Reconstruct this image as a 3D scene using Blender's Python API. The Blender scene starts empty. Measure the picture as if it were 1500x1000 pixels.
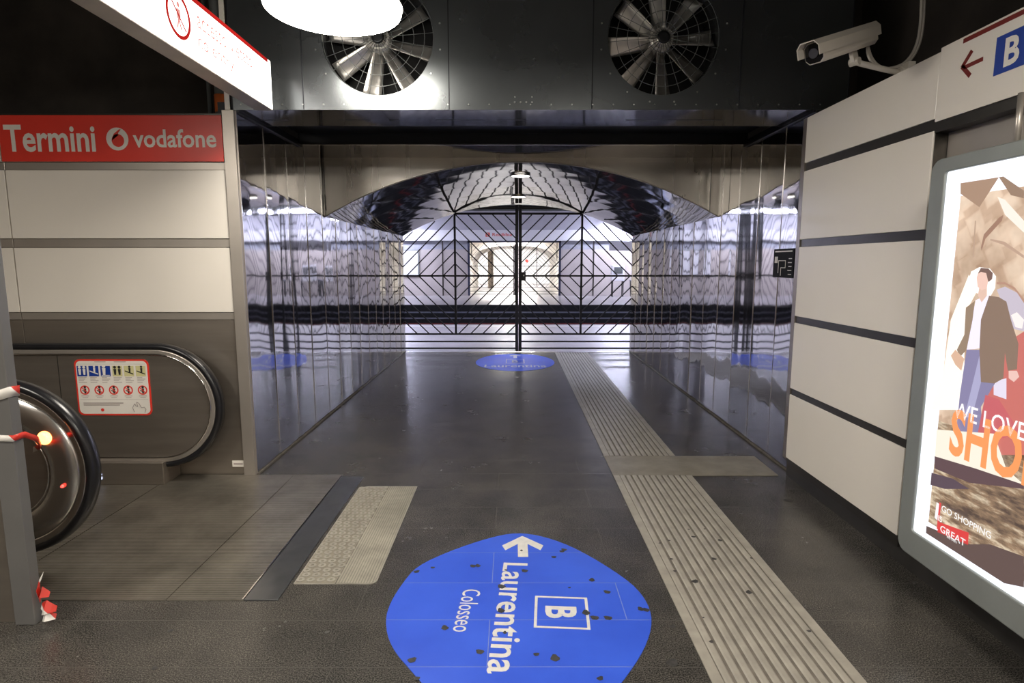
import bpy, math, random
from mathutils import Vector, Matrix, noise
random.seed(7)
PI = math.pi
sc = bpy.context.scene
C = sc.collection

# ------------------------------------------------------------------ camera
CAM_H = 1.6
FPX = 858.0                                   # focal length in pixels of the 1500 px wide frame
PITCH = math.atan(115 / FPX)
cam_d = bpy.data.cameras.new('camera')
cam_d.sensor_width = 36.0
cam_d.lens = FPX / 1500 * 36.0
cam_d.clip_start = 0.05
cam_d.clip_end = 200
cam = bpy.data.objects.new('camera', cam_d)
C.objects.link(cam)
cam.location = (0, 0, CAM_H)
cam.rotation_euler = (PI / 2 - PITCH, 0, 0)
sc.camera = cam

# ------------------------------------------------------------------ view and world
sc.view_settings.view_transform = 'Standard'
sc.view_settings.look = 'None'
sc.view_settings.exposure = 0.0
sc.view_settings.gamma = 1.0
sc.view_settings.use_curve_mapping = False
sc.cycles.max_bounces = 10
sc.cycles.glossy_bounces = 8
sc.cycles.diffuse_bounces = 4
sc.cycles.sample_clamp_indirect = 6.0
sc.cycles.use_denoising = True
w = bpy.data.worlds.new('world')
sc.world = w
w.use_nodes = True
w.node_tree.nodes['Background'].inputs[0].default_value = (0.9, 0.85, 0.8, 1)
w.node_tree.nodes['Background'].inputs[1].default_value = 0.010

# lamp strengths (radiance of the glowing faces)
L_ROUND = 54.0
L_STRIP = 88.0
L_FAR = 300.0
L_SIGN = 2.6
L_POSTER = 1.0

# ------------------------------------------------------------------ pixel helpers (plan lookups)
def ray(x, y):
    a = (x - 750) / FPX; b = (500 - y) / FPX
    return (a, math.cos(PITCH) + b * math.sin(PITCH), -math.sin(PITCH) + b * math.cos(PITCH))
def on_x(x, y, X):
    r = ray(x, y); t = X / r[0]; return Vector((X, r[1] * t, CAM_H + r[2] * t))
def on_y(x, y, Y):
    r = ray(x, y); t = Y / r[1]; return Vector((r[0] * t, Y, CAM_H + r[2] * t))
def on_z(x, y, Z=0.0):
    r = ray(x, y); t = (Z - CAM_H) / r[2]; return Vector((r[0] * t, r[1] * t, Z))

# ------------------------------------------------------------------ materials
def new_mat(name):
    m = bpy.data.materials.new(name); m.use_nodes = True
    nt = m.node_tree; return m, nt, nt.nodes, nt.links, nt.nodes['Principled BSDF']
def coords(nt, scale=(1, 1, 1), kind='Object', rot=(0, 0, 0)):
    tc = nt.nodes.new('ShaderNodeNewGeometry') if kind == 'World' else nt.nodes.new('ShaderNodeTexCoord')
    mp = nt.nodes.new('ShaderNodeMapping'); mp.inputs['Scale'].default_value = scale; mp.inputs['Rotation'].default_value = rot
    nt.links.new(tc.outputs['Position' if kind == 'World' else kind], mp.inputs[0]); return mp.outputs[0]
def ramp(nt, fac, stops):
    r = nt.nodes.new('ShaderNodeValToRGB'); e = r.color_ramp.elements
    while len(e) < len(stops): e.new(0.5)
    for i, (p, c) in enumerate(stops):
        e[i].position = p; e[i].color = (c[0], c[1], c[2], 1)
    nt.links.new(fac, r.inputs[0]); return r.outputs[0]
def noise_tex(nt, vec, scale, detail=4, rough=0.55):
    n = nt.nodes.new('ShaderNodeTexNoise'); n.inputs['Scale'].default_value = scale
    n.inputs['Detail'].default_value = detail; n.inputs['Roughness'].default_value = rough
    nt.links.new(vec, n.inputs['Vector']); return n.outputs[0]
def bump(nt, h, strength, dist, b):
    n = nt.nodes.new('ShaderNodeBump'); n.inputs['Strength'].default_value = strength; n.inputs['Distance'].default_value = dist
    nt.links.new(h, n.inputs['Height']); nt.links.new(n.outputs[0], b.inputs['Normal'])
def pbr(name, col, rough=0.5, metal=0.0, var=0.12, vscale=6.0, stretch=(1, 1, 1), bmp=0.0, bscale=60.0, rvar=0.0, spec=None):
    m, nt, ns, ln, b = new_mat(name)
    vec = coords(nt, stretch, 'World')
    n = noise_tex(nt, vec, vscale)
    lo = [c * (1 - var) for c in col]; hi = [min(1, c * (1 + var)) for c in col]
    ln.new(ramp(nt, n, [(0.3, lo), (0.7, hi)]), b.inputs['Base Color'])
    b.inputs['Metallic'].default_value = metal
    b.inputs['Roughness'].default_value = rough
    if spec is not None: b.inputs['Specular IOR Level'].default_value = spec
    if rvar:
        mr = ns.new('ShaderNodeMapRange'); mr.inputs[3].default_value = max(0.02, rough - rvar); mr.inputs[4].default_value = rough + rvar
        ln.new(noise_tex(nt, vec, vscale * 0.7), mr.inputs[0]); ln.new(mr.outputs[0], b.inputs['Roughness'])
    if bmp: bump(nt, noise_tex(nt, vec, bscale), bmp, 0.002, b)
    return m
def emis(name, col, strength, base=(0.8, 0.8, 0.8), rough=0.35, spec=0.5):
    m, nt, ns, ln, b = new_mat(name)
    b.inputs['Base Color'].default_value = (*base, 1)
    b.inputs['Emission Color'].default_value = (*col, 1)
    b.inputs['Emission Strength'].default_value = strength
    b.inputs['Roughness'].default_value = rough
    b.inputs['Specular IOR Level'].default_value = spec
    return m

M = {}
M['mirror'] = pbr('polished_steel', (0.39, 0.38, 0.375), 0.050, 1.0, var=0.05, vscale=2, stretch=(1, 1, 0.3), rvar=0.015)
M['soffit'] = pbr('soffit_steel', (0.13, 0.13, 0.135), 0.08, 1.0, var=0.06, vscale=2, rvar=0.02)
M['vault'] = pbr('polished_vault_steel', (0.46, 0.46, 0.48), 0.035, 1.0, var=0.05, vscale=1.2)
M['spandrel'] = pbr('satin_steel', (0.55, 0.52, 0.48), 0.27, 1.0, var=0.08, vscale=1.5, stretch=(3, 1, 0.4), rvar=0.05)
M['steel_brown'] = pbr('brushed_brown_steel', (0.36, 0.32, 0.28), 0.36, 0.85, var=0.08, vscale=3, stretch=(0.4, 1, 6), rvar=0.06)
M['steel_trim'] = pbr('trim_steel', (0.46, 0.42, 0.38), 0.38, 0.7, var=0.06, vscale=4)
M['chrome'] = pbr('chrome', (0.72, 0.70, 0.68), 0.14, 1.0, var=0.04, vscale=8)
M['fan_wall'] = pbr('painted_duct_metal', (0.115, 0.124, 0.13), 0.28, 0.75, var=0.10, vscale=2.5, rvar=0.05)
M['blade'] = pbr('fan_blade_aluminium', (0.62, 0.60, 0.57), 0.36, 0.85, var=0.08, vscale=10)
M['black_hole'] = pbr('black_interior', (0.006, 0.006, 0.007), 0.9, 0.0)
M['black_metal'] = pbr('gate_black_paint', (0.018, 0.019, 0.021), 0.38, 0.4, var=0.2, vscale=12)
M['dark_slot'] = pbr('dark_slot', (0.012, 0.013, 0.018), 0.5, 0.2)
M['white_panel'] = pbr('white_enamel_panel', (0.80, 0.75, 0.68), 0.28, 0.0, var=0.02, vscale=1.5)
M['seam_dark'] = pbr('dark_bronze_strip', (0.06, 0.055, 0.05), 0.32, 0.6, var=0.1)
M['base_dark'] = pbr('dark_skirting', (0.045, 0.042, 0.040), 0.30, 0.2, var=0.15)
M['red_vinyl'] = pbr('red_vinyl', (0.76, 0.045, 0.028), 0.35, 0.0, var=0.03)
M['white_vinyl'] = pbr('white_vinyl', (0.80, 0.76, 0.70), 0.4, 0.0, var=0.02)
M['grey_vinyl'] = pbr('grey_vinyl', (0.38, 0.32, 0.30), 0.4, 0.0, var=0.05)
M['blue_vinyl'] = pbr('blue_vinyl', (0.010, 0.045, 0.30), 0.35, 0.0, var=0.03)
M['dark_red'] = pbr('dark_red_vinyl', (0.16, 0.008, 0.006), 0.4, 0.0, var=0.03)
M['plastic_white'] = pbr('camera_white_plastic', (0.62, 0.58, 0.52), 0.35, 0.0, var=0.03)
M['glass_dark'] = pbr('dark_lens_glass', (0.01, 0.01, 0.012), 0.08, 0.0)
M['rubber'] = pbr('black_rubber', (0.012, 0.012, 0.014), 0.28, 0.0, var=0.2, vscale=20)
M['frame_grey'] = pbr('anodised_frame', (0.27, 0.29, 0.28), 0.40, 0.35, var=0.05)
M['post_grey'] = pbr('grey_post_paint', (0.20, 0.195, 0.19), 0.40, 0.4, var=0.06, vscale=5)
M['ceiling_dark'] = pbr('mottled_black_ceiling', (0.032, 0.026, 0.022), 0.9, 0.0, var=0.4, vscale=3)  # near-black, tone mottled at random
M['bolt'] = pbr('bolt_steel', (0.55, 0.55, 0.53), 0.3, 1.0)
M['pipe_orange'] = pbr('orange_pipe_paint', (0.55, 0.13, 0.03), 0.45, 0.0, var=0.15)
M['pipe_grey'] = pbr('grey_pipe', (0.12, 0.13, 0.13), 0.5, 0.2, var=0.15)
M['tactile'] = pbr('tactile_paving', (0.31, 0.29, 0.25), 0.42, 0.0, var=0.18, vscale=9, bmp=0.3, bscale=120)
M['tactile_flat'] = pbr('flat_tactile_slab', (0.21, 0.19, 0.15), 0.42, 0.0, var=0.2, vscale=7, bmp=0.3, bscale=120)
M['groove'] = pbr('dirt_in_grooves', (0.13, 0.115, 0.095), 0.7, 0.0, var=0.3, vscale=14)
M['platform_wall'] = pbr('platform_wall_stone', (0.40, 0.36, 0.345), 0.45, 0.0, var=0.08, vscale=1.5)
M['platform_upper'] = pbr('platform_upper_panels', (0.50, 0.50, 0.56), 0.4, 0.0, var=0.03)
M['platform_white'] = pbr('platform_white_band', (0.80, 0.80, 0.84), 0.4, 0.0, var=0.02)
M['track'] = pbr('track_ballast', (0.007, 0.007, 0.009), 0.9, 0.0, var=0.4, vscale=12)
M['rail'] = pbr('rail_steel', (0.22, 0.23, 0.29), 0.35, 1.0)
M['beige'] = pbr('beige_wall', (0.42, 0.36, 0.29), 0.5, 0.0, var=0.06, vscale=1)
M['lamp_round'] = emis('round_lamp_glow', (1.0, 0.93, 0.82), L_ROUND)
M['lamp_small'] = emis('downlight_glow', (1.0, 0.97, 0.90), 8.0)
M['strip'] = emis('platform_tube_glow', (0.77, 0.79, 1.0), L_STRIP)
M['fill_far'] = emis('far_fill_glow', (1.0, 0.96, 0.88), L_FAR)  # glow of the hidden fill lights added beyond the far gate
M['sign_face'] = emis('lit_sign_face', (1.0, 0.96, 0.90), L_SIGN, (0.5, 0.5, 0.5), 0.9, 0.1)
M['light_orange'] = emis('orange_indicator', (1.0, 0.22, 0.05), 9.0)
M['led_red'] = emis('red_led', (1.0, 0.02, 0.01), 3.0)
M['led_blue'] = emis('blue_white_digits', (0.55, 0.65, 1.0), 1.6)
M['lamp_body'] = pbr('lamp_housing', (0.25, 0.25, 0.25), 0.4, 0.3)

def sign_ink(name, col, k):                    # ink printed on a back-lit face: the light shines through it
    return emis(name, col, k, tuple(c * 0.04 for c in col), 1.0, 0.0)
M['ink_red'] = sign_ink('backlit_red_ink', (0.8, 0.03, 0.025), 0.5)
M['ink_pink'] = sign_ink('backlit_pale_red_ink', (1.0, 0.42, 0.38), 0.75)

# granite floor: speckle, tile joints in running bond
def floor_mat():
    m, nt, ns, ln, b = new_mat('granite_floor')
    v = coords(nt, (1, 1, 1), 'World')
    sp = ramp(nt, noise_tex(nt, v, 175, 3, 0.85), [(0.36, (0.016, 0.015, 0.0145)), (0.50, (0.050, 0.047, 0.043)), (0.66, (0.16, 0.15, 0.135))])
    dirt = ramp(nt, noise_tex(nt, v, 2.3, 5, 0.6), [(0.35, (0.72, 0.72, 0.72)), (0.65, (1.15, 1.12, 1.08))])
    mx = ns.new('ShaderNodeMix'); mx.data_type = 'RGBA'; mx.blend_type = 'MULTIPLY'; mx.inputs[0].default_value = 1
    ln.new(sp, mx.inputs[6]); ln.new(dirt, mx.inputs[7])
    br = ns.new('ShaderNodeTexBrick'); br.offset = 0.5
    br.inputs['Scale'].default_value = 1.0; br.inputs['Brick Width'].default_value = 1.24; br.inputs['Row Height'].default_value = 0.31
    br.inputs['Mortar Size'].default_value = 0.0022; br.inputs['Mortar Smooth'].default_value = 0.2
    mp = ns.new('ShaderNodeMapping'); mp.inputs['Location'].default_value = (0.1, 0.025, 0); ln.new(v, mp.inputs[0]); ln.new(mp.outputs[0], br.inputs['Vector'])
    m2 = ns.new('ShaderNodeMix'); m2.data_type = 'RGBA'; ln.new(br.outputs['Fac'], m2.inputs[0])
    ln.new(mx.outputs[2], m2.inputs[6]); m2.inputs[7].default_value = (0.075, 0.07, 0.063, 1)
    ln.new(m2.outputs[2], b.inputs['Base Color'])
    mr = ns.new('ShaderNodeMapRange'); mr.inputs[3].default_value = 0.17; mr.inputs[4].default_value = 0.33
    ln.new(noise_tex(nt, v, 3.0, 5, 0.65), mr.inputs[0]); ln.new(mr.outputs[0], b.inputs['Roughness'])
    bump(nt, br.outputs['Fac'], 0.25, -0.001, b)
    return m
M['floor'] = floor_mat()

def ribbed(name, col, pitch, axis, metal=0.6, rough=0.42, strength=0.6):
    m, nt, ns, ln, b = new_mat(name)
    v = coords(nt, (1, 1, 1), 'World')
    wv = ns.new('ShaderNodeTexWave'); wv.bands_direction = axis; wv.inputs['Scale'].default_value = 1 / pitch / 3.2
    ln.new(v, wv.inputs[0])
    n = noise_tex(nt, v, 3.5, 6, 0.65)
    lo = [c * 0.62 for c in col]; hi = [c * 1.3 for c in col]
    c1 = ramp(nt, n, [(0.3, lo), (0.72, hi)])
    c2 = ramp(nt, wv.outputs['Fac'], [(0.1, (0.62, 0.62, 0.62)), (0.5, (1.05, 1.05, 1.05))])
    mx = ns.new('ShaderNodeMix'); mx.data_type = 'RGBA'; mx.blend_type = 'MULTIPLY'; mx.inputs[0].default_value = 1
    ln.new(c1, mx.inputs[6]); ln.new(c2, mx.inputs[7]); ln.new(mx.outputs[2], b.inputs['Base Color'])
    b.inputs['Metallic'].default_value = metal; b.inputs['Roughness'].default_value = rough
    bump(nt, wv.outputs['Fac'], strength, 0.002, b)
    return m
M['landing'] = ribbed('ribbed_landing_plate', (0.29, 0.265, 0.225), 0.016, 'Y', metal=0.75, rough=0.36, strength=1.0)
M['tactile_fine'] = ribbed('finely_ribbed_tactile', (0.30, 0.28, 0.23), 0.014, 'X', metal=0.0, rough=0.5)

def sticker_mat():
    m, nt, ns, ln, b = new_mat('blue_floor_vinyl')
    v = coords(nt, (1, 1, 1), 'World')
    base = ramp(nt, noise_tex(nt, v, 2, 4), [(0.3, (0.030, 0.085, 0.58)), (0.7, (0.045, 0.12, 0.70))])
    sc_ = noise_tex(nt, coords(nt, (6, 55, 1), 'World', (0, 0, 0.5)), 1.0, 5, 0.75)
    wear = ramp(nt, sc_, [(0.70, (0, 0, 0)), (0.78, (0.55, 0.55, 0.55))])
    mx = ns.new('ShaderNodeMix'); mx.data_type = 'RGBA'; ln.new(wear, mx.inputs[0]); ln.new(base, mx.inputs[6]); mx.inputs[7].default_value = (0.12, 0.14, 0.24, 1)
    br = ns.new('ShaderNodeTexBrick'); br.offset = 0.5
    br.inputs['Scale'].default_value = 1.0; br.inputs['Brick Width'].default_value = 1.24; br.inputs['Row Height'].default_value = 0.31
    br.inputs['Mortar Size'].default_value = 0.0016
    mp = ns.new('ShaderNodeMapping'); mp.inputs['Location'].default_value = (0.1, 0.025, 0); ln.new(v, mp.inputs[0]); ln.new(mp.outputs[0], br.inputs['Vector'])
    m2 = ns.new('ShaderNodeMix'); m2.data_type = 'RGBA'; ln.new(br.outputs['Fac'], m2.inputs[0]); ln.new(mx.outputs[2], m2.inputs[6]); m2.inputs[7].default_value = (0.20, 0.25, 0.5, 1)
    ln.new(m2.outputs[2], b.inputs['Base Color'])
    b.inputs['Roughness'].default_value = 0.34
    return m
M['sticker'] = sticker_mat()
M['gum'] = pbr('trodden_gum', (0.035, 0.033, 0.032), 0.6, 0.0, var=0.5, vscale=60)

def tape_mat():
    m, nt, ns, ln, b = new_mat('red_white_tape')
    wv = ns.new('ShaderNodeTexWave'); wv.bands_direction = 'DIAGONAL'; wv.inputs['Scale'].default_value = 2.6
    ln.new(coords(nt, (1, 1, 1), 'World'), wv.inputs[0])
    ln.new(ramp(nt, wv.outputs['Fac'], [(0.48, (0.62, 0.03, 0.015)), (0.52, (0.8, 0.77, 0.72))]), b.inputs['Base Color'])
    b.inputs['Roughness'].default_value = 0.4
    return m
M['tape'] = tape_mat()

# ------------------------------------------------------------------ mesh builder
class MB:
    def __init__(s): s.v = []; s.f = []; s.smooth = []; s.mi = []; s.cur = 0
    def add(s, vs, fs, smooth=False):
        o = len(s.v); s.v += [Vector(p) for p in vs]
        for f in fs: s.f.append([i + o for i in f]); s.smooth.append(smooth); s.mi.append(s.cur)
        return s
    def box(s, x0, x1, y0, y1, z0, z1):
        vs = [(x, y, z) for z in (z0, z1) for y in (y0, y1) for x in (x0, x1)]
        return s.add(vs, [(0, 2, 3, 1), (4, 5, 7, 6), (0, 1, 5, 4), (2, 6, 7, 3), (0, 4, 6, 2), (1, 3, 7, 5)])
    def bar(s, p, q, w, h, up=(0, 0, 1)):
        p = Vector(p); q = Vector(q); d = (q - p).normalized(); u = Vector(up)
        sd = d.cross(u).normalized() * w / 2; u2 = sd.cross(d).normalized() * h / 2
        vs = [e + a * sd + b * u2 for e in (p, q) for a, b in ((-1, -1), (1, -1), (1, 1), (-1, 1))]
        return s.add(vs, [(3, 2, 1, 0), (4, 5, 6, 7), (0, 1, 5, 4), (1, 2, 6, 5), (2, 3, 7, 6), (3, 0, 4, 7)])
    def cone(s, p, q, r0, r1, n=20, caps=True):
        p = Vector(p); q = Vector(q); d = (q - p).normalized()
        a = d.orthogonal().normalized(); b = d.cross(a)
        vs = [c + r * (math.cos(t) * a + math.sin(t) * b) for c, r in ((p, r0), (q, r1)) for t in [2 * PI * i / n for i in range(n)]]
        s.add(vs, [(i, (i + 1) % n, n + (i + 1) % n, n + i) for i in range(n)], True)
        if caps: s.add(vs[:n], [tuple(range(n))[::-1]]); s.add(vs[n:], [tuple(range(n))])
        return s
    def tube(s, pts, r, n=12, close=False, ry=None):
        pts = [Vector(p) for p in pts]; N = len(pts); rings = []; ref = None
        for i, p in enumerate(pts):
            if close: d = pts[(i + 1) % N] - pts[i - 1]
            else: d = pts[min(i + 1, N - 1)] - pts[max(i - 1, 0)]
            d.normalize()
            if ref is None: ref = d.orthogonal().normalized()
            ref = (ref - d * ref.dot(d)).normalized(); b = d.cross(ref)
            rings.append([p + r * math.cos(t) * ref + r * math.sin(t) * b for t in [2 * PI * k / n for k in range(n)]])
        vs = [v for R_ in rings for v in R_]; fs = []
        for i in range(N if close else N - 1):
            j = (i + 1) % N
            fs += [(i * n + k, i * n + (k + 1) % n, j * n + (k + 1) % n, j * n + k) for k in range(n)]
        s.add(vs, fs, True)
        if not close: s.add(rings[0], [tuple(range(n))[::-1]]); s.add(rings[-1], [tuple(range(n))])
        return s
    def sweep(s, pts, prof, side, smooth=True, caps=True, close=False):
        # prof: (a, b) offsets, a along `side`, b outward in the path plane
        pts = [Vector(p) for p in pts]; side = Vector(side).normalized(); N = len(pts); n = len(prof); vs = []
        for i, p in enumerate(pts):
            d = (pts[(i + 1) % N] - pts[i - 1]) if close else (pts[min(i + 1, N - 1)] - pts[max(i - 1, 0)])
            out = side.cross(d.normalized())
            vs += [p + a * side + b * out for a, b in prof]
        fs = []
        for i in range(N if close else N - 1):
            j = (i + 1) % N
            fs += [(i * n + k, i * n + (k + 1) % n, j * n + (k + 1) % n, j * n + k) for k in range(n)]
        s.add(vs, fs, smooth)
        if caps and not close: s.add(vs[:n], [tuple(range(n))[::-1]]); s.add(vs[-n:], [tuple(range(n))])
        return s
    def prism(s, poly, ext, smooth=False):
        poly = [Vector(p) for p in poly]; ext = Vector(ext); n = len(poly)
        vs = poly + [p + ext for p in poly]
        s.add(vs, [tuple(range(n))[::-1], tuple(range(n, 2 * n))])
        return s.add(vs, [(i, (i + 1) % n, n + (i + 1) % n, n + i) for i in range(n)], smooth)
    def disc(s, c, r, nrm=(0, 0, 1), n=24, rx=1.0):
        c = Vector(c); d = Vector(nrm).normalized(); a = d.orthogonal().normalized(); b = d.cross(a)
        return s.add([c + r * (math.cos(2 * PI * i / n) * a * rx + math.sin(2 * PI * i / n) * b) for i in range(n)], [tuple(range(n))])
    def ring(s, c, r0, r1, nrm, n=32, th=0.0):
        c = Vector(c); d = Vector(nrm).normalized(); a = d.orthogonal().normalized(); b = d.cross(a)
        def P(r, i, k): t = 2 * PI * i / n; return c + r * (math.cos(t) * a + math.sin(t) * b) + d * k
        vs = []
        for i in range(n): vs += [P(r0, i, 0), P(r1, i, 0), P(r1, i, th), P(r0, i, th)]
        fs = []
        for i in range(n):
            j = (i + 1) % n
            fs += [(4 * i + k, 4 * i + (k + 1) % 4, 4 * j + (k + 1) % 4, 4 * j + k) for k in range(4)]
        return s.add(vs, fs)
WL = {}
def build(name, mb, mat, parent=None, origin=None, bevel=0.0):
    if parent is not None: o_ = WL[parent.name]
    elif origin is not None: o_ = Vector(origin)
    else:
        xs = [v.x for v in mb.v]; ys = [v.y for v in mb.v]; zs = [v.z for v in mb.v]
        o_ = Vector(((min(xs) + max(xs)) / 2, (min(ys) + max(ys)) / 2, min(zs)))
    me = bpy.data.meshes.new(name)
    me.from_pydata([v - o_ for v in mb.v], [], mb.f)
    for p, sm, mi in zip(me.polygons, mb.smooth, mb.mi): p.use_smooth = sm; p.material_index = mi
    for m in (mat if isinstance(mat, (list, tuple)) else [mat]): me.materials.append(M[m] if isinstance(m, str) else m)
    me.update()
    import bmesh
    bm = bmesh.new(); bm.from_mesh(me); bmesh.ops.remove_doubles(bm, verts=bm.verts, dist=1e-6)
    bmesh.ops.recalc_face_normals(bm, faces=bm.faces); bm.to_mesh(me); bm.free()
    o = bpy.data.objects.new(name, me); C.objects.link(o)
    if parent is not None: o.parent = parent
    else: o.location = o_
    WL[o.name] = o_
    if bevel:
        bv = o.modifiers.new('bevel', 'BEVEL'); bv.width = bevel; bv.segments = 2; bv.limit_method = 'ANGLE'
    return o
def tag(o, label, cat, group=None):
    o['label'] = label; o['category'] = cat
    if group: o['group'] = group
    return o
def thing(name, loc, label, cat, group=None):
    o = bpy.data.objects.new(name, None); C.objects.link(o); o.location = loc; o.empty_display_size = 0.1
    WL[o.name] = Vector(loc); return tag(o, label, cat, group)
def struct(name, mb, mat, parent=None, bevel=0.0, origin=None):
    o = build(name, mb, mat, parent, origin, bevel)
    if parent is None: o['kind'] = 'structure'
    return o
def copy_tree(o, loc=None):
    def cp(a, par):
        c = a.copy(); C.objects.link(c); c.parent = par
        for ch in [x for x in C.objects if x.parent == a and x != c]: cp(ch, c)
        return c
    c = cp(o, None)
    if loc is not None: c.location = loc
    WL[c.name] = Vector(c.location); return c
def text(s, org, xd, yd, w, h, mat, parent, name='lettering', bold=0.0, lift=0.0, th=0.0015, label=None):
    """a word set into a w x h box whose lower left corner is org"""
    cu = bpy.data.curves.new('t', 'FONT'); cu.body = s; cu.size = 1; cu.offset = bold; cu.resolution_u = 3
    o = bpy.data.objects.new('t', cu); C.objects.link(o)
    dg = bpy.context.evaluated_depsgraph_get(); me = bpy.data.meshes.new_from_object(o.evaluated_get(dg))
    vs = [v.co.copy() for v in me.vertices]; fs = [tuple(p.vertices) for p in me.polygons]
    bpy.data.objects.remove(o); bpy.data.curves.remove(cu); bpy.data.meshes.remove(me)
    x0 = min(v.x for v in vs); x1 = max(v.x for v in vs); y0 = min(v.y for v in vs); y1 = max(v.y for v in vs)
    xd = Vector(xd).normalized(); yd = Vector(yd).normalized(); nd = xd.cross(yd)
    mb = MB()
    mb.add([Vector(org) + xd * ((v.x - x0) / (x1 - x0) * w) + yd * ((v.y - y0) / (y1 - y0) * h) + nd * (lift + th) for v in vs], fs)
    me_ = build(name, mb, mat, parent)
    if label: me_['label'] = label
    return me_
def arc(cx, cz, r, a0, a1, n, y=0):            # points in the XZ plane
    return [Vector((cx + r * math.cos(a0 + (a1 - a0) * i / n), y, cz + r * math.sin(a0 + (a1 - a0) * i / n))) for i in range(n + 1)]

# ------------------------------------------------------------------ plan numbers
XL, XR = -1.95, 2.15        # passage walls
Y0, YS, YG = 4.30, 6.20, 10.50
ZC = 2.67                   # flat soffit
ZSP, ZAP = 2.07, 2.625      # vault springing and crown
AX = (XL + XR) / 2; HW = (XR - XL) / 2; RISE = ZAP - ZSP
AR = (HW * HW + RISE * RISE) / (2 * RISE); AZ = ZAP - AR
def vault_z(x): return AZ + math.sqrt(max(0, AR * AR - (x - AX) ** 2))
YP1, YP2, YO = 15.3, 22.7, 29.0   # near platform edge, far platform edge, far wall

# ------------------------------------------------------------------ floor and shell
mb = MB(); mb.box(-8, 9, -6.5, 10.6, -0.12, 0.0); struct('floor', mb, 'floor')
mb = MB(); mb.box(-30, 30, 10.6, YP1, -1.6, 0.0)
m, nt, ns, ln, b = new_mat('platform_floor')
v = coords(nt, (1, 1, 1), 'World')
ln.new(ramp(nt, noise_tex(nt, v, 3, 5), [(0.3, (0.17, 0.16, 0.17)), (0.7, (0.25, 0.235, 0.245))]), b.inputs['Base Color']); b.inputs['Roughness'].default_value = 0.3
M['platform_floor'] = m
struct('platform_near', mb, 'platform_floor')
mb = MB(); mb.box(-30, 30, YP2, 36.0, -1.6, 0.0); struct('platform_far', mb, 'platform_floor')
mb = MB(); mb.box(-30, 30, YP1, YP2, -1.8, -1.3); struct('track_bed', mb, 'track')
mb = MB(); mb.box(-30, 30, YP1 - 0.45, YP1 - 0.40, 0.0, 0.004); struct('trim_1', mb, 'white_vinyl')
# polished wavy wall sheets of the passage
def mirror_wall(name, X, sgn, y0, y1, z1):
    root_mb = MB(); root_mb.box(min(X, X - sgn * 0.12), max(X, X - sgn * 0.12), y0, y1, 0, 2.72)
    root = struct(name, root_mb, 'dark_slot', origin=(X, (y0 + y1) / 2, 0))
    mb = MB(); k = 0; y = y0
    wid = 0.452
    while y < y1 - 0.02:
        ye = min(y + wid, y1); nu = 14; nv = 56
        a = random.uniform(0.0012, 0.0034) * random.choice((1, 1, -1)); tilt = random.uniform(-0.0030, 0.0030); off = random.uniform(0, 50)
        vs = []
        for j in range(nv + 1):
            z = 0.0 + z1 * j / nv
            for i in range(nu + 1):
                u = i / nu; yy = y + 0.0015 + (ye - y - 0.003) * u
                d = a * math.sin(PI * u) + tilt * (u - 0.5) + 0.0020 * noise.noise((yy * 4.0 + off, z * 0.8, off)) + 0.0007 * noise.noise((yy * 11 + off, z * 1.3, 3.1))
                vs.append((X + sgn * (0.006 + d), yy, z))
        n = nu + 1
        mb.add(vs, [(j * n + i, j * n + i + 1, (j + 1) * n + i + 1, (j + 1) * n + i) for j in range(nv) for i in range(nu)], True)
        y = ye
    o = build('steel_sheets', mb, 'mirror', root)
    # slim bright cover strips over the joints
    mb = MB(); y = y0
    while y < y1 - 0.02:
        mb.box(X + sgn * 0.004, X + sgn * 0.0100, y - 0.0028, y + 0.0028, 0, z1); y += wid
    build('joint_strips', mb, 'chrome', root)
    mb = MB(); mb.box(min(X + sgn * 0.004, X + sgn * 0.02), max(X + sgn * 0.004, X + sgn * 0.02), y0, y1, 0, 0.012); build('floor_bead', mb, 'groove', root)
    return root
mirror_wall('wall_left', XL, 1, Y0, YG + 0.1, ZC)
mirror_wall('wall_right', XR, -1, Y0, YG + 0.1, ZC)

# flat soffit with the dark shutter slot
mb = MB()
def rip_grid(mb, x0, x1, y0, y1, z, nx=46, ny=10, amp=0.0012, seed=0.0, up=-1):
    vs = [(x0 + (x1 - x0) * i / nx, y0 + (y1 - y0) * j / ny, z + amp * noise.noise((2.2 * (x0 + (x1 - x0) * i / nx) + seed, 2.2 * (y0 + (y1 - y0) * j / ny), seed))) for j in range(ny + 1) for i in range(nx + 1)]
    n = nx + 1
    mb.add(vs, [(j * n + i, j * n + i + 1, (j + 1) * n + i + 1, (j + 1) * n + i) for j in range(ny) for i in range(nx)], True)
for k in range(4):
    xa = XL + (XR - XL) * k / 4; xb = XL + (XR - XL) * (k + 1) / 4
    rip_grid(mb, xa + 0.002, xb - 0.002, Y0, 4.80, ZC, 14, 8, 0.0012, k * 3.1)
rip_grid(mb, XL, XR, 5.56, YS, ZC, 46, 8, 0.0012, 9.0)
mb.box(XL, XR, Y0, 4.80, ZC + 0.004, ZC + 0.02); mb.box(XL, XR, 5.56, YS, ZC + 0.004, ZC + 0.02)
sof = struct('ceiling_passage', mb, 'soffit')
mb = MB(); mb.box(XL, XR, 4.80, 5.56, ZC + 0.10, ZC + 0.14); mb.box(XL, XR, 4.80, 4.82, ZC, ZC + 0.12); mb.box(XL, XR, 5.54, 5.56, ZC, ZC + 0.12); build('shutter_slot', mb, 'dark_slot', sof)
mb = MB(); mb.box(XL, XR, 5.52, 5.56, ZC - 0.004, ZC + 0.002); build('slot_lip', mb, 'chrome', sof)
mb = MB(); mb.box(XL, XL + 0.03, Y0, 5.56, ZC - 0.02, ZC); mb.box(XR - 0.03, XR, Y0, 5.56, ZC - 0.02, ZC)
build('guide_rail', mb, 'dark_slot', sof)

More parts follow.
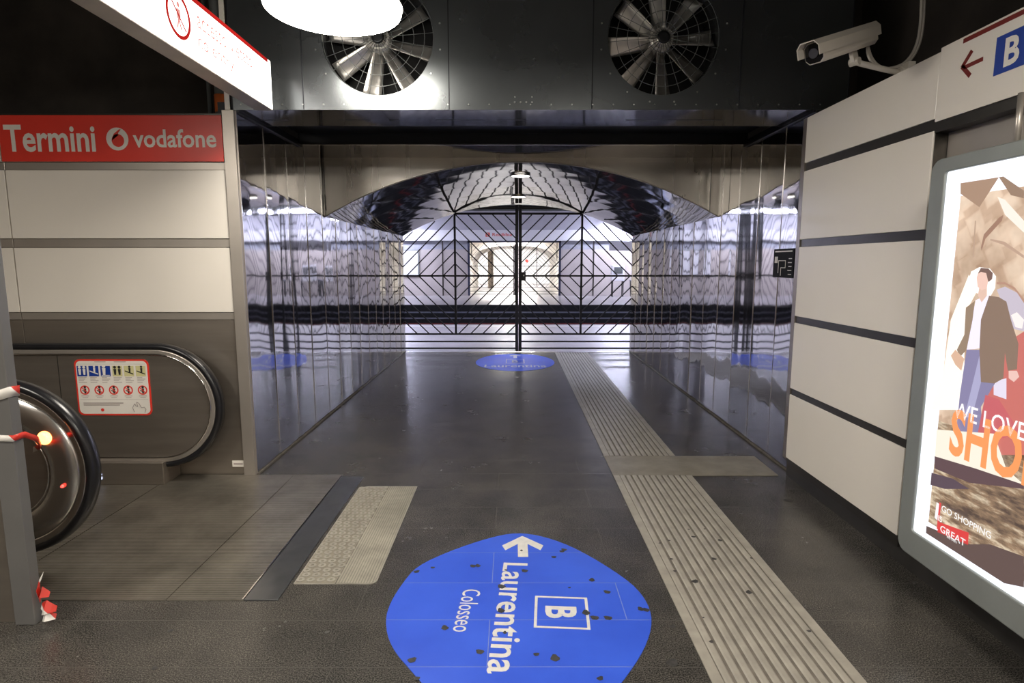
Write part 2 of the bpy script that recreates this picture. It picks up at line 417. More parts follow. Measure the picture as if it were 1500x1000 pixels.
# arched spandrel
mb = MB(); N = 64
front = []
for i in range(N + 1):
    x = XL + (XR - XL) * i / N
    front.append((x, YS, vault_z(x)))
vs = []
for i in range(N + 1):
    x, y, z = front[i]
    vs += [(x, YS, z), (x, YS, ZC), (x, YS + 0.03, z), (x, YS + 0.03, ZC)]
fs = []
for i in range(N):
    a = 4 * i; c = 4 * (i + 1)
    fs += [(a, c, c + 1, a + 1), (a + 2, a + 3, c + 3, c + 2)]
mb.add(vs, fs)
mb.bar((XL, YS - 0.002, ZC - 0.035), (XR, YS - 0.002, ZC - 0.035), 0.004, 0.004)
sp = struct('wall_arch', mb, 'spandrel')
mb = MB()
for x in (XL + 0.012, XR - 0.10, -0.95 - 1.0 + 0.02):
    mb.box(x - 0.002, x + 0.002, YS - 0.004, YS, vault_z(max(XL, min(XR, x))), ZC)
build('joint_strips', mb, 'dark_slot', sp)
mb = MB(); pts = [Vector(p) + Vector((0, -0.004, 0)) for p in front]; mb.tube(pts, 0.006, 6); build('arch_bead', mb, 'steel_trim', sp)

# mirror vault
mb = MB(); nx, ny = 110, 9
ys_ = [YS + (YG + 0.1 - YS) * k / ny for k in range(ny + 1)]
for s_ in range(ny):
    ya, yb = ys_[s_] + 0.002, ys_[s_ + 1] - 0.002; sub = 12; off = 4.0
    vs = []
    for j in range(sub + 1):
        y = ya + (yb - ya) * j / sub
        for i in range(nx + 1):
            x = XL + (XR - XL) * i / nx
            z = vault_z(x) + 0.0016 * noise.noise((x * 1.8 + off, y * 1.8, off)) + 0.00022 * noise.noise((x * 6, y * 6 + off, 2)) + 0.0004 * math.sin(PI * j / sub)
            vs.append((x, y, z))
    n = nx + 1
    mb.add(vs, [(j * n + i, j * n + i + 1, (j + 1) * n + i + 1, (j + 1) * n + i) for j in range(sub) for i in range(nx)], True)
va = struct('ceiling_vault', mb, 'vault')
mb = MB()
pts = [(XL + (XR - XL) * i / 60, vault_z(XL + (XR - XL) * i / 60) + 0.01) for i in range(61)]
poly = [(x, YS + 0.03, z) for x, z in pts] + [(XR, YS + 0.03, 2.75), (XL, YS + 0.03, 2.75)]
mb.prism(poly, (0, YG + 0.1 - YS - 0.03, 0)); build('vault_backing', mb, 'dark_slot', va)

# ------------------------------------------------------------------ near hall shell
mb = MB(); mb.box(-8, 9, -6.5, 4.6, 4.3, 4.4); struct('ceiling', mb, 'ceiling_dark')
mb = MB(); mb.box(-8, 9, -6.5, -6.4, 0, 4.3); struct('wall_back', mb, 'beige')
mb = MB(); mb.box(-8.1, -8, -6.5, 4.6, 0, 4.3); struct('wall_side', mb, 'beige')
mb = MB(); mb.box(-8, XL - 0.12, 4.9, 4.95, 0, 4.3); mb.box(XR + 0.12, 9, 4.9, 4.95, 0, 4.3); struct('wall_void', mb, 'ceiling_dark')
mb = MB(); mb.box(2.75, 2.8, -6.5, 4.9, 0, 4.3); struct('wall_service', mb, 'ceiling_dark')

# duct wall with fans
FX = (-0.93, 1.05); FZ = 3.15; FR = 0.39
ZT = 4.3
seams = [-1.96, -1.46, -0.44, 0.56, 1.59, 2.35]
mb = MB()
def plate_with_hole(mb, x0, x1, z0, z1, cx, cz, r, y, n=48):
    ring_ = []; outer = []
    for i in range(n):
        t = 2 * PI * i / n; c, s_ = math.cos(t), math.sin(t)
        ring_.append((cx + r * c, y, cz + r * s_))
        k = min(((x1 - cx) / c) if c > 1e-9 else ((x0 - cx) / c) if c < -1e-9 else 1e9, ((z1 - cz) / s_) if s_ > 1e-9 else ((z0 - cz) / s_) if s_ < -1e-9 else 1e9)
        outer.append((cx + k * c, y, cz + k * s_))
    mb.add(ring_ + outer, [(i, (i + 1) % n, n + (i + 1) % n, n + i) for i in range(n)])
    for (xx, zz) in ((x0, z0), (x1, z0), (x1, z1), (x0, z1)):   # corners
        t = math.atan2(zz - cz, xx - cx) % (2 * PI); i = int(t / (2 * PI) * n) % n
        mb.add([outer[i], (xx, y, zz), outer[(i + 1) % n]], [(0, 1, 2)])
    mb.add([(cx + r * math.cos(2 * PI * i / n), y + d, cz + r * math.sin(2 * PI * i / n)) for d in (0, 0.10) for i in range(n)], [(i, (i + 1) % n, n + (i + 1) % n, n + i) for i in range(n)])
for a, b_ in zip(seams[:-1], seams[1:]):
    x0, x1 = a + 0.002, b_ - 0.002
    hit = [f for f in FX if x0 < f < x1]
    if hit: plate_with_hole(mb, x0, x1, ZC - 0.005, ZT, hit[0], FZ, FR, Y0 - 0.01)
    else: mb.box(x0, x1, Y0 - 0.01, Y0 - 0.002, ZC - 0.005, ZT)
fw = struct('wall_duct', mb, 'fan_wall')
mb = MB()
mb.box(-1.96, 2.35, Y0 - 0.0, Y0 + 0.02, ZC, ZC + 0.06)
for s_ in seams: mb.box(s_ - 0.004, s_ + 0.004, Y0 - 0.013, Y0 - 0.008, ZC, ZT)
mb.box(-1.96, 2.35, Y0 + 0.30, Y0 + 0.32, ZC, ZT)
build('plate_backing', mb, 'dark_slot', fw)
mb = MB()
x = -1.9
while x < 2.3:
    mb.cone((x, Y0 - 0.011, ZC + 0.03), (x, Y0 - 0.016, ZC + 0.03), 0.006, 0.004, 8); x += 0.145
for fx in FX:
    for i in range(16):
        t = 2 * PI * (i + 0.5) / 16
        mb.cone((fx + (FR + 0.05) * math.cos(t), Y0 - 0.011, FZ + (FR + 0.05) * math.sin(t)), (fx + (FR + 0.05) * math.cos(t), Y0 - 0.016, FZ + (FR + 0.05) * math.sin(t)), 0.007, 0.005, 8)
for i in range(4): mb.cone((0.02 + i * 0.04, Y0 - 0.011, ZC + 0.045), (0.02 + i * 0.04, Y0 - 0.017, ZC + 0.045), 0.007, 0.005, 8)
for i in range(2): mb.cone((0.02 + i * 0.12, Y0 - 0.011, ZC + 0.08), (0.02 + i * 0.12, Y0 - 0.017, ZC + 0.08), 0.006, 0.004, 8)
bo = build('bolt_heads', mb, 'bolt', fw); bo['kind'] = 'stuff'

def make_fan(cx, rot, label):
    t = thing('ventilation_fan', (cx, Y0 + 0.05, FZ), label, 'fan', 'ventilation fans in the duct wall')
    mb = MB(); mb.cone((cx, Y0 + 0.24, FZ), (cx, Y0 + 0.02, FZ), 0.085, 0.075, 24); mb.cone((cx, Y0 + 0.02, FZ), (cx, Y0 - 0.0, FZ), 0.06, 0.035, 24); build('hub', mb, 'blade', t)
    mb = MB(); mb.cone((cx, Y0 - 0.002, FZ), (cx, Y0 - 0.006, FZ), 0.045, 0.03, 12); build('hub_cap', mb, 'black_metal', t)
    for i in range(8):
        a = rot + i * 2 * PI / 8; mb = MB(); vs = []; nr = 8
        rd = Vector((math.cos(a), 0, math.sin(a))); tg = Vector((-math.sin(a), 0, math.cos(a))); yy = Vector((0, 1, 0))
        for j in range(nr + 1):
            r = 0.07 + (FR - 0.015 - 0.07) * j / nr; wdt = 0.050 + 0.018 * j / nr; tw = math.radians(48 - 24 * j / nr)
            for k in range(5):
                u = (k / 4 - 0.5) * 2
                p = Vector((cx, Y0 + 0.11, FZ)) + rd * r + (tg * math.cos(tw) + yy * math.sin(tw)) * wdt * u + yy * 0.012 * (1 - u * u)
                vs.append(p)
        fs = [(j * 5 + k, j * 5 + k + 1, (j + 1) * 5 + k + 1, (j + 1) * 5 + k) for j in range(nr) for k in range(4)]
        mb.add(vs, fs, True)
        bl = build('blade', mb, 'blade', t); so = bl.modifiers.new('thick', 'SOLIDIFY'); so.thickness = 0.004
    mb = MB()
    for r in (0.10, 0.175, 0.25, 0.325, 0.385):
        mb.tube([(cx + r * math.cos(2 * PI * i / 48), Y0 + 0.006, FZ + r * math.sin(2 * PI * i / 48)) for i in range(48)], 0.0022, 6, True)
    for i in range(24):
        a = 2 * PI * (i + 0.3) / 24
        mb.tube([(cx + r * math.cos(a), Y0 + 0.006, FZ + r * math.sin(a)) for r in (0.04, FR)], 0.002, 5)
    build('wire_guard', mb, 'pipe_grey', t)
    mb = MB(); mb.ring((cx, Y0 + 0.28, FZ), 0.0, FR + 0.06, (0, 1, 0), 32, 0.015); mb.ring((cx, Y0 + 0.09, FZ), FR + 0.001, FR + 0.02, (0, 1, 0), 48, 0.19)
    build('shroud', mb, 'black_hole', t)
    return t
make_fan(FX[0], math.radians(33), 'bright ventilation fan partly behind the glowing round lamp')
make_fan(FX[1], math.radians(5), 'dim ventilation fan at the centre right of the dark duct wall, nearest the security camera')

# ------------------------------------------------------------------ left hall wall (faces the camera)
XW = -6.5
mb = MB(); mb.box(XW, XL - 0.12, Y0, Y0 + 0.12, 0, 2.62); wl = struct('wall_escalator', mb, 'steel_brown')
def lp(name, x0, x1, z0, z1, mat, d=0.012, parent=wl, bev=0.002):
    mb = MB(); mb.box(x0, x1, Y0 - d, Y0, z0, z1); return build(name, mb, mat, parent, bevel=bev)
XS = -3.60
for z0, z1 in ((1.775, 2.252), (1.243, 1.708)):
    lp('white_panel', XS + 0.004, -2.036, z0, z1, 'white_panel', 0.02)
    lp('white_panel', XW, XS - 0.004, z0, z1, 'white_panel', 0.02)
lp('white_panel', XW, XS - 0.02, 2.31, 2.625, 'white_panel', 0.02)
lp('banner_backing', XS - 0.01, -2.036, 2.31, 2.62, 'white_panel', 0.02)
for z0, z1 in ((2.254, 2.306), (1.712, 1.771), (1.188, 1.239)):
    lp('metal_strip', XS + 0.002, -2.034, z0, z1, 'steel_trim', 0.014)
    lp('metal_strip', XW, XS - 0.002, z0, z1, 'steel_trim', 0.014)
lp('metal_strip', XW, -2.034, 2.625, 2.64, 'seam_dark', 0.02)
lp('lower_sheet', XS + 0.002, -2.036, 0.0, 1.184, 'steel_brown', 0.008)
lp('lower_sheet', XW, XS - 0.002, 0.0, 1.184, 'steel_brown', 0.008)
mb = MB(); mb.box(-2.032, XL + 0.004, Y0 - 0.03, Y0 + 0.12, 0, 2.66); build('corner_post', mb, 'steel_trim', wl, bevel=0.003)

bn = thing('station_banner', (-2.82, Y0 - 0.02, 2.31), 'red banner with white lettering and a round white emblem above the escalator wall', 'sign')
mb = MB(); mb.box(-3.605, -2.036, Y0 - 0.028, Y0 - 0.022, 2.310, 2.625); build('banner_board', mb, 'red_vinyl', bn, bevel=0.002)
X3 = (1, 0, 0); Z3 = (0, 0, 1); NY = (0, -1, 0)
text('Termini', (-3.57, Y0 - 0.028, 2.375), X3, Z3, 0.64, 0.185, 'white_vinyl', bn, bold=0.022)
text('vodafone', (-2.665, Y0 - 0.028, 2.405), X3, Z3, 0.585, 0.125, 'white_vinyl', bn, bold=0.018)
mb = MB(); c = (-2.775, Y0 - 0.0295, 2.463); mb.disc(c, 0.078, NY, 32); em = build('emblem', mb, 'white_vinyl', bn)
mb = MB(); pts = []
for i in range(24):
    t = 2 * PI * i / 24; pts.append((c[0] + 0.004 + 0.044 * math.cos(t), Y0 - 0.031, c[2] - 0.010 + 0.044 * math.sin(t)))
mb.add(pts, [tuple(range(24))]); mb.add([(c[0] - 0.040, Y0 - 0.031, c[2] - 0.012), (c[0] - 0.022, Y0 - 0.031, c[2] + 0.035), (c[0] + 0.016, Y0 - 0.031, c[2] + 0.064), (c[0] + 0.03, Y0 - 0.031, c[2] + 0.066), (c[0] + 0.012, Y0 - 0.031, c[2] + 0.045), (c[0] + 0.005, Y0 - 0.031, c[2] + 0.02)], [(0, 1, 2, 3, 4, 5)])
build('quote_mark', mb, 'red_vinyl', em)

# pipes rising behind the wall
pp = thing('riser_pipe', (-2.065, 4.36, 2.62), 'orange banded grey pipe rising behind the lit hanging sign', 'pipe')
mb = MB(); mb.cone((-2.065, 4.36, 2.62), (-2.065, 4.36, 4.3), 0.045, 0.045, 18); build('pipe_run', mb, 'pipe_grey', pp)
for z in (2.66, 3.02):
    mb = MB(); mb.cone((-2.065, 4.36, z), (-2.065, 4.36, z + 0.12), 0.049, 0.049, 18); build('orange_band', mb, 'pipe_orange', pp)
mb = MB(); mb.box(-2.005, -1.975, 4.27, 4.285, 2.66, 4.3); tag(build('cable_duct', mb, 'white_vinyl'), 'slim white vertical cable duct beside the duct wall edge', 'duct')
mb = MB(); mb.cone((-2.22, 4.5, 2.62), (-2.22, 4.5, 4.3), 0.018, 0.018, 10); tag(build('conduit', mb, 'pipe_grey'), 'thin grey conduit left of the orange banded pipe', 'pipe')

# ------------------------------------------------------------------ escalator
es = thing('escalator', (-2.9, 3.45, 0), 'steel escalator with two black handrails and ribbed landing plate at left', 'escalator')
CXn, CZn, RN = -2.55, 0.575, 0.455
def handrail_path(y, xe):
    p = [Vector((xe, y, CZn + RN - 0.02))]
    n = 14
    for i in range(n): p.append(Vector((xe + (CXn - xe) * (i + 1) / n, y, CZn + RN - 0.02)))
    p += arc(CXn, CZn, RN - 0.02, PI / 2, -PI / 2, 36, y)[1:]
    p.append(Vector((CXn - 0.03, y, CZn - RN + 0.022))); return p
hr_prof = [(-0.040, -0.012), (-0.038, 0.008), (-0.028, 0.019), (0, 0.023), (0.028, 0.019), (0.038, 0.008), (0.040, -0.012), (0.028, -0.022), (0.0, -0.016), (-0.028, -0.022)]
def stadium(r, xe, y, z_lo=None, n=32):
    p = [Vector((xe, y, CZn + r))] + arc(CXn, CZn, r, PI / 2, -PI / 2, n, y) + [Vector((xe, y, CZn - r))]
    return p
def balustrade(y, face, xe, near):
    # face: -1 when the seen side looks towards the camera
    th = 0.05
    mb = MB(); mb.prism(stadium(0.385, xe, y - th / 2), (0, th, 0)); pn = build('balustrade_panel', mb, 'steel_brown', es, bevel=0.004)
    mb = MB(); mb.sweep(handrail_path(y, xe)[::-1], hr_prof, (0, 1, 0)); h = build('handrail', mb, 'rubber', es)
    # polished rail that carries the handrail
    def rail(r0, r1, ya, yb, name, mat):
        mb = MB(); prof = [(ya, r0), (ya, r1), (yb, r1), (yb, r0)]
        pts = stadium(0.0001, xe, y); vs = []
        path = [(xe, 1)] ; fr = []
        ring_pts = [('l', xe, PI / 2)] + [('a', CXn, PI / 2 - PI * i / 36) for i in range(37)] + [('l', xe, -PI / 2)]
        for kind, xx, a in ring_pts:
            for (dy, r) in prof: fr.append((xx + r * math.cos(a), y + dy, CZn + r * math.sin(a)))
        n = 4; N_ = len(ring_pts)
        fs = [(i * n + k, i * n + (k + 1) % n, (i + 1) * n + (k + 1) % n, (i + 1) * n + k) for i in range(N_ - 1) for k in range(n)]
        mb.add(fr, fs); mb.add(fr[:4], [(0, 1, 2, 3)]); mb.add(fr[-4:], [(3, 2, 1, 0)])
        return build(name, mb, mat, es, bevel=0.006)
    if near:
        rail(0.385, 0.420, -0.034, 0.034, 'handrail_guide', 'chrome')
        # convex chrome newel cheek between the guide and the inner panel
        mb = MB(); prof = [(0.02, 0.387), (-0.030, 0.386), (-0.040, 0.378), (-0.050, 0.33), (-0.054, 0.29), (-0.054, 0.262), (-0.046, 0.252), (0.02, 0.248)]
        fr = []; rp = [(xe, PI / 2)] + [(CXn, PI / 2 - PI * i / 48) for i in range(49)] + [(xe, -PI / 2)]
        for xx, a in rp:
            for dy, r in prof: fr.append((xx + r * math.cos(a), y + dy, CZn + r * math.sin(a)))
        n = len(prof)
        mb.add(fr, [(i * n + k, i * n + k + 1, (i + 1) * n + k + 1, (i + 1) * n + k) for i in range(len(rp) - 1) for k in range(n - 1)], True)
        ck = build('newel_cheek', mb, pbr('brushed_newel', (0.62, 0.60, 0.57), 0.26, 1.0, var=0.05), es)
        mb = MB(); mb.tube([Vector((p.x, y - 0.046, p.z)) for p in stadium(0.243, xe, y)], 0.004, 6); build('trim_bead', mb, 'chrome', es)
        mb = MB(); P = (-2.305, y - 0.050, 0.745); mb.cone(P, (P[0], P[1] - 0.022, P[2]), 0.036, 0.024, 20); lt = build('indicator_lamp', mb, 'light_orange', es); lt['label'] = 'glowing orange indicator lamp'
        mb = MB(); P = (-2.235, y - 0.058, 0.50); mb.cone(P, (P[0], P[1] - 0.008, P[2]), 0.009, 0.006, 12); build('status_light', mb, 'led_red', es)['label'] = 'small red status light'
    else:
        rail(0.385, 0.414, -0.036, 0.03, 'handrail_guide', 'steel_trim')
        mb = MB(); mb.tube([Vector((p.x, y - 0.034, p.z)) for p in stadium(0.380, xe, y)], 0.007, 8); build('trim_bead', mb, 'chrome', es)
        mb = MB(); mb.box(-3.245, -3.241, y - 0.027, y - 0.024, CZn - 0.38, CZn + 0.38); build('panel_joint', mb, 'seam_dark', es)
balustrade(4.15, -1, -6.3, False)
balustrade(2.85, -1, -5.5, True)
mb = MB(); mb.box(-6.3, -2.52, 4.07, 4.285, 0.006, 0.172); build('skirt_panel', mb, 'steel_brown', es, bevel=0.004)
mb = MB(); mb.box(-5.5, -2.56, 2.80, 2.90, 0.006, 0.20); build('skirt_panel', mb, 'steel_brown', es, bevel=0.004)
text('5', (on_y(146, 714, 4.068).x, 4.068, 0.045), X3, Z3, 0.028, 0.045, 'led_blue', es, 'floor_display', bold=0.02, label='small lit blue white digit')
mb = MB(); mb.box(-6.0, -2.564, 2.61, 4.28, 0.0, 0.006); mb.box(-2.556, -1.655, 2.61, 4.28, 0.0, 0.006); mb.box(-1.651, -1.285, 2.61, 4.28, 0.0, 0.006)
build('landing_plate', mb, 'landing', es)
mb = MB(); mb.box(-1.281, -1.118, 2.61, 4.24, 0.0, 0.007); build('edge_plate', mb, pbr('dark_polished_edge', (0.22, 0.225, 0.235), 0.3, 0.9, var=0.12, vscale=6), es, bevel=0.002)
mb = MB(); mb.box(-1.290, -1.283, 2.61, 4.26, 0.004, 0.010); build('edge_bead', mb, 'chrome', es)

# safety notice on the far balustrade
YN = 4.15 - 0.026
a_ = on_y(108, 526, YN); b_ = on_y(224, 608, YN)
nx0, nx1, nz1, nz0 = a_.x, b_.x, a_.z, b_.z
def rrect(x0, x1, z0, z1, r, y, n=6):
    p = []
    for cx_, cz_, t0 in ((x1 - r, z1 - r, 0), (x0 + r, z1 - r, PI / 2), (x0 + r, z0 + r, PI), (x1 - r, z0 + r, 1.5 * PI)):
        for i in range(n + 1): t = t0 + PI / 2 * i / n; p.append((cx_ + r * math.cos(t), y, cz_ + r * math.sin(t)))
    return p
sn = thing('safety_notice', ((nx0 + nx1) / 2, YN, nz0), 'white rounded safety notice with red border and pictograms on the far balustrade', 'notice')
mb = MB(); mb.prism(rrect(nx0, nx1, nz0, nz1, 0.04, YN), (0, -0.003, 0)); build('border', mb, 'red_vinyl', sn)
mb = MB(); mb.prism(rrect(nx0 + 0.012, nx1 - 0.012, nz0 + 0.012, nz1 - 0.012, 0.034, YN - 0.003), (0, -0.001, 0)); build('notice_face', mb, 'white_vinyl', sn)
W_, H_ = nx1 - nx0, nz1 - nz0; yN = YN - 0.0048
def npt(u, v, d=0.0): return (nx0 + u * W_, yN - d, nz0 + v * H_)
def nrect(mb, u0, u1, v0, v1, d=0.0): mb.add([npt(u0, v0, d), npt(u1, v0, d), npt(u1, v1, d), npt(u0, v1, d)], [(0, 1, 2, 3)])
M['pale_yellow'] = pbr('pale_yellow_print', (0.62, 0.58, 0.30), 0.4, var=0.02)
M['ink_black'] = pbr('black_print', (0.02, 0.02, 0.02), 0.5)
def figure(mb, u, v, s_, d):
    hh = W_ / H_
    mb.disc(npt(u, v + 0.050 * s_ * hh * 1.3, d), 0.010 * s_ * 1.2, NY, 10)
    mb.add([npt(u - 0.022 * s_, v + 0.04 * s_ * hh, d), npt(u + 0.022 * s_, v + 0.04 * s_ * hh, d), npt(u + 0.014 * s_, v - 0.05 * s_ * hh, d), npt(u - 0.014 * s_, v - 0.05 * s_ * hh, d)], [(0, 1, 2, 3)])
for i in range(6):
    u0 = 0.035 + i * 0.158; v0 = 0.70
    mb = MB(); nrect(mb, u0, u0 + 0.132, v0, v0 + 0.185, 0.0002); sq = build('pictogram', mb, 'blue_vinyl' if i < 3 else 'pale_yellow', sn)
    mb = MB(); q = u0 + 0.066
    if i in (0, 3): figure(mb, q - 0.03, v0 + 0.085, 0.9, 0.0006); figure(mb, q + 0.03, v0 + 0.085, 0.9, 0.0006)
    elif i == 2: figure(mb, q - 0.02, v0 + 0.09, 1.1, 0.0006); nrect(mb, u0 + 0.01, u0 + 0.12, v0 + 0.012, v0 + 0.024, 0.0006)
    else:
        mb.add([npt(u0 + 0.012, v0 + 0.105, 0.0006), npt(u0 + 0.012, v0 + 0.085, 0.0006), npt(u0 + 0.122, v0 + 0.03, 0.0006), npt(u0 + 0.122, v0 + 0.05, 0.0006)], [(0, 1, 2, 3)])
        figure(mb, q + 0.01, v0 + 0.11, 0.7, 0.0006)
    build('figure_mark', mb, 'white_vinyl' if i < 3 else 'ink_black', sq)
for i in range(5):
    u0 = 0.115 + i * 0.195; v0 = 0.455; c = npt(u0, v0, 0.0002)
    mb = MB(); mb.ring((c[0], c[1], c[2]), 0.0255, 0.0345, NY, 24, 0.0002); pr = build('prohibition_ring', mb, 'red_vinyl', sn)
    mb = MB(); figure(mb, u0 + 0.004, v0 - 0.01, 0.75, 0.0006)
    mb.add([npt(u0 - 0.035, v0 + 0.005, 0.0007), npt(u0 - 0.03, v0 - 0.015, 0.0007), npt(u0 + 0.035, v0 - 0.05, 0.0007), npt(u0 + 0.035, v0 - 0.03, 0.0007)], [(0, 1, 2, 3)]); build('figure_mark', mb, 'ink_black', pr)
    mb = MB(); q = 0.7071 * 0.028
    mb.bar((c[0] - q, c[1] - 0.0012, c[2] + q), (c[0] + q, c[1] - 0.0012, c[2] - q), 0.006, 0.0006, (0, 1, 0)); build('prohibition_bar', mb, 'red_vinyl', pr)
mb = MB()
for i in range(6):
    for k in range(4): nrect(mb, 0.045 + i * 0.158, 0.155 + i * 0.158 - 0.02 * ((i + k) % 3), 0.675 - k * 0.028, 0.684 - k * 0.028, 0.0002)
for i in range(5):
    for k in range(2): nrect(mb, 0.06 + i * 0.195 + 0.015 * k, 0.165 + i * 0.195 - 0.015 * k, 0.345 - k * 0.028, 0.354 - k * 0.028, 0.0002)
nrect(mb, 0.28, 0.43, 0.95, 0.962, 0.0002); nrect(mb, 0.54, 0.70, 0.95, 0.962, 0.0002)
for k in range(2): nrect(mb, 0.08, 0.62 - 0.05 * k, 0.215 - k * 0.035, 0.232 - k * 0.035, 0.0002)
nrect(mb, 0.04, 0.96, 0.915, 0.919, 0.0002); nrect(mb, 0.04, 0.96, 0.285, 0.289, 0.0002)
tl = build('text_lines', mb, 'grey_vinyl', sn); tl['kind'] = 'stuff'
mb = MB(); mb.disc(npt(0.33, 0.10, 0.0003), 0.012, NY, 14); build('red_dot', mb, 'red_vinyl', sn)
mb = MB()
hand = [(0.76, 0.06), (0.74, 0.14), (0.77, 0.21), (0.79, 0.17), (0.81, 0.16), (0.80, 0.24), (0.83, 0.22), (0.86, 0.14), (0.90, 0.15), (0.92, 0.11), (0.90, 0.05)]
for p, q in zip(hand[:-1], hand[1:]): mb.bar(npt(p[0], p[1], 0.0006), npt(q[0], q[1], 0.0006), 0.004, 0.0006, (0, 1, 0))
build('hand_outline', mb, 'grey_vinyl', sn)
# small maker's plate
p = on_y(349, 679, Y0 - 0.012); mb = MB(); mb.box(p.x - 0.045, p.x + 0.045, Y0 - 0.012, Y0 - 0.008, p.z - 0.024, p.z + 0.024); mp_ = tag(build('maker_plate', mb, 'white_vinyl'), 'tiny white sticker low on the escalator wall beside the passage corner', 'sticker')
mb = MB(); mb.box(p.x - 0.034, p.x + 0.034, Y0 - 0.0135, Y0 - 0.012, p.z - 0.006, p.z + 0.005); build('print_line', mb, 'grey_vinyl', mp_)

# ------------------------------------------------------------------ post with barrier tape
po = thing('barrier_post', (-2.13, 2.46, 0), 'tall grey steel post with dark side panel at the left edge', 'post')
mb = MB(); mb.box(-2.215, -2.125, 2.42, 2.47, 0, 2.0); build('upright', mb, 'post_grey', po, bevel=0.004)
mb = MB(); mb.box(-2.75, -2.217, 2.44, 2.465, 0, 1.22); build('side_panel', mb, 'steel_brown', po, bevel=0.003)
def ribbon(pts, wd, name, label, cat='tape', wdir=(0, 0, 1)):
    mb = MB(); vs = []
    for p in pts:
        p = Vector(p); vs += [p - Vector(wdir) * wd / 2, p + Vector(wdir) * wd / 2]
    mb.add(vs, [(2 * i, 2 * i + 1, 2 * i + 3, 2 * i + 2) for i in range(len(pts) - 1)], True)
    o = build(name, mb, 'tape'); so = o.modifiers.new('t', 'SOLIDIFY'); so.thickness = 0.001
    return tag(o, label, cat)
ribbon([(-2.60, 2.428, 0.95), (-2.35, 2.425, 1.005), (-2.22, 2.414, 1.035), (-2.17, 2.414, 1.045), (-2.121, 2.414, 1.06), (-2.119, 2.44, 1.06), (-2.122, 2.475, 1.055)], 0.045, 'barrier_tape', 'red and white tape wound high round the grey post', wdir=(0.1, 0, 1))
ribbon([(-2.60, 2.428, 0.90), (-2.30, 2.424, 0.875), (-2.22, 2.414, 0.865), (-2.17, 2.413, 0.862), (-2.121, 2.414, 0.86), (-2.118, 2.44, 0.862), (-2.122, 2.475, 0.86), (-2.17, 2.60, 0.80), (-2.26, 2.72, 0.73), (-2.33, 2.755, 0.70)], 0.026, 'barrier_tape', 'red and white tape tied from the grey post towards the orange lamp', wdir=(0, 0.2, 1))
mb = MB()
for k, (a, l, z) in enumerate(((0.1, 0.10, 0.11), (0.5, 0.13, 0.05), (-0.35, 0.12, 0.03), (1.0, 0.09, 0.14), (-0.1, 0.07, 0.08))):
    b0 = Vector((-2.105, 2.44, 0.02 + 0.03 * k)); e = b0 + Vector((l * math.cos(a) * 0.8, -l * 0.25, z * math.sin(a) + 0.01)); e.z = max(e.z, 0.004)
    sd = Vector((0.0, 0.012, 0.022)); mid = (b0 + e) / 2 + Vector((0, -0.02, 0.02))
    mb.add([b0 - sd * 0.5, b0 + sd * 0.5, mid + sd, mid - sd * 0.9, e + sd * 0.6, e - sd * 0.3], [(0, 1, 2, 3), (3, 2, 4, 5)])
o = build('tape_scrap', mb, 'tape'); tag(o, 'crumpled scrap of red and white tape at the foot of the grey post', 'tape'); so = o.modifiers.new('t', 'SOLIDIFY'); so.thickness = 0.001

# ------------------------------------------------------------------ hanging lit sign
SX = -1.60
hs = thing('hanging_sign', (SX - 0.055, 2.7, 2.61), 'bright white lit box sign with red top line hanging over the escalator', 'sign')
mb = MB(); mb.box(SX - 0.115, SX - 0.002, 1.2, 4.09, 2.61, 2.925); build('sign_box', mb, pbr('sign_box_paint', (0.42, 0.38, 0.33), 0.4, 0.2), hs, bevel=0.003)
mb = MB(); mb.box(SX - 0.002, SX + 0.001, 1.21, 4.085, 2.616, 2.92); build('lit_face', mb, 'sign_face', hs)
mb = MB(); mb.box(SX + 0.001, SX + 0.002, 1.21, 4.04, 2.897, 2.9205); build('red_line', mb, 'ink_red', hs)
YD = (0, 1, 0)
text('accesso', (SX + 0.0015, 3.16, 2.785), YD, Z3, 0.31, 0.060, 'ink_pink', hs)
text('vietato', (SX + 0.0015, 3.51, 2.785), YD, Z3, 0.29, 0.075, 'ink_pink', hs)
text('no', (SX + 0.0015, 3.16, 2.69), YD, Z3, 0.10, 0.05, 'ink_pink', hs)
text('entry', (SX + 0.0015, 3.30, 2.675), YD, Z3, 0.25, 0.07, 'ink_pink', hs)
mb = MB(); mb.ring((SX + 0.0015, 2.99, 2.775), 0.088, 0.106, (1, 0, 0), 36, 0.001); rg = build('prohibition_ring', mb, 'ink_red', hs)
mb = MB(); mb.bar((SX + 0.003, 2.93, 2.83), (SX + 0.003, 3.05, 2.72), 0.009, 0.001, (1, 0, 0)); build('prohibition_bar', mb, 'ink_red', rg)
mb = MB(); mb.disc((SX + 0.0022, 2.99, 2.825), 0.013, (1, 0, 0), 12); mb.bar((SX + 0.0022, 2.99, 2.805), (SX + 0.0022, 2.99, 2.76), 0.03, 0.001, (1, 0, 0)); mb.bar((SX + 0.0022, 2.99, 2.765), (SX + 0.0022, 2.975, 2.715), 0.01, 0.001, (1, 0, 0)); mb.bar((SX + 0.0022, 2.99, 2.765), (SX + 0.0022, 3.008, 2.715), 0.01, 0.001, (1, 0, 0)); build('walking_figure', mb, 'ink_pink', rg)
for y in (1.8, 3.2):
    mb = MB(); mb.cone((SX - 0.06, y, 2.925), (SX - 0.06, y, 4.3), 0.012, 0.012, 10); build('hanger_rod', mb, 'pipe_grey', hs)

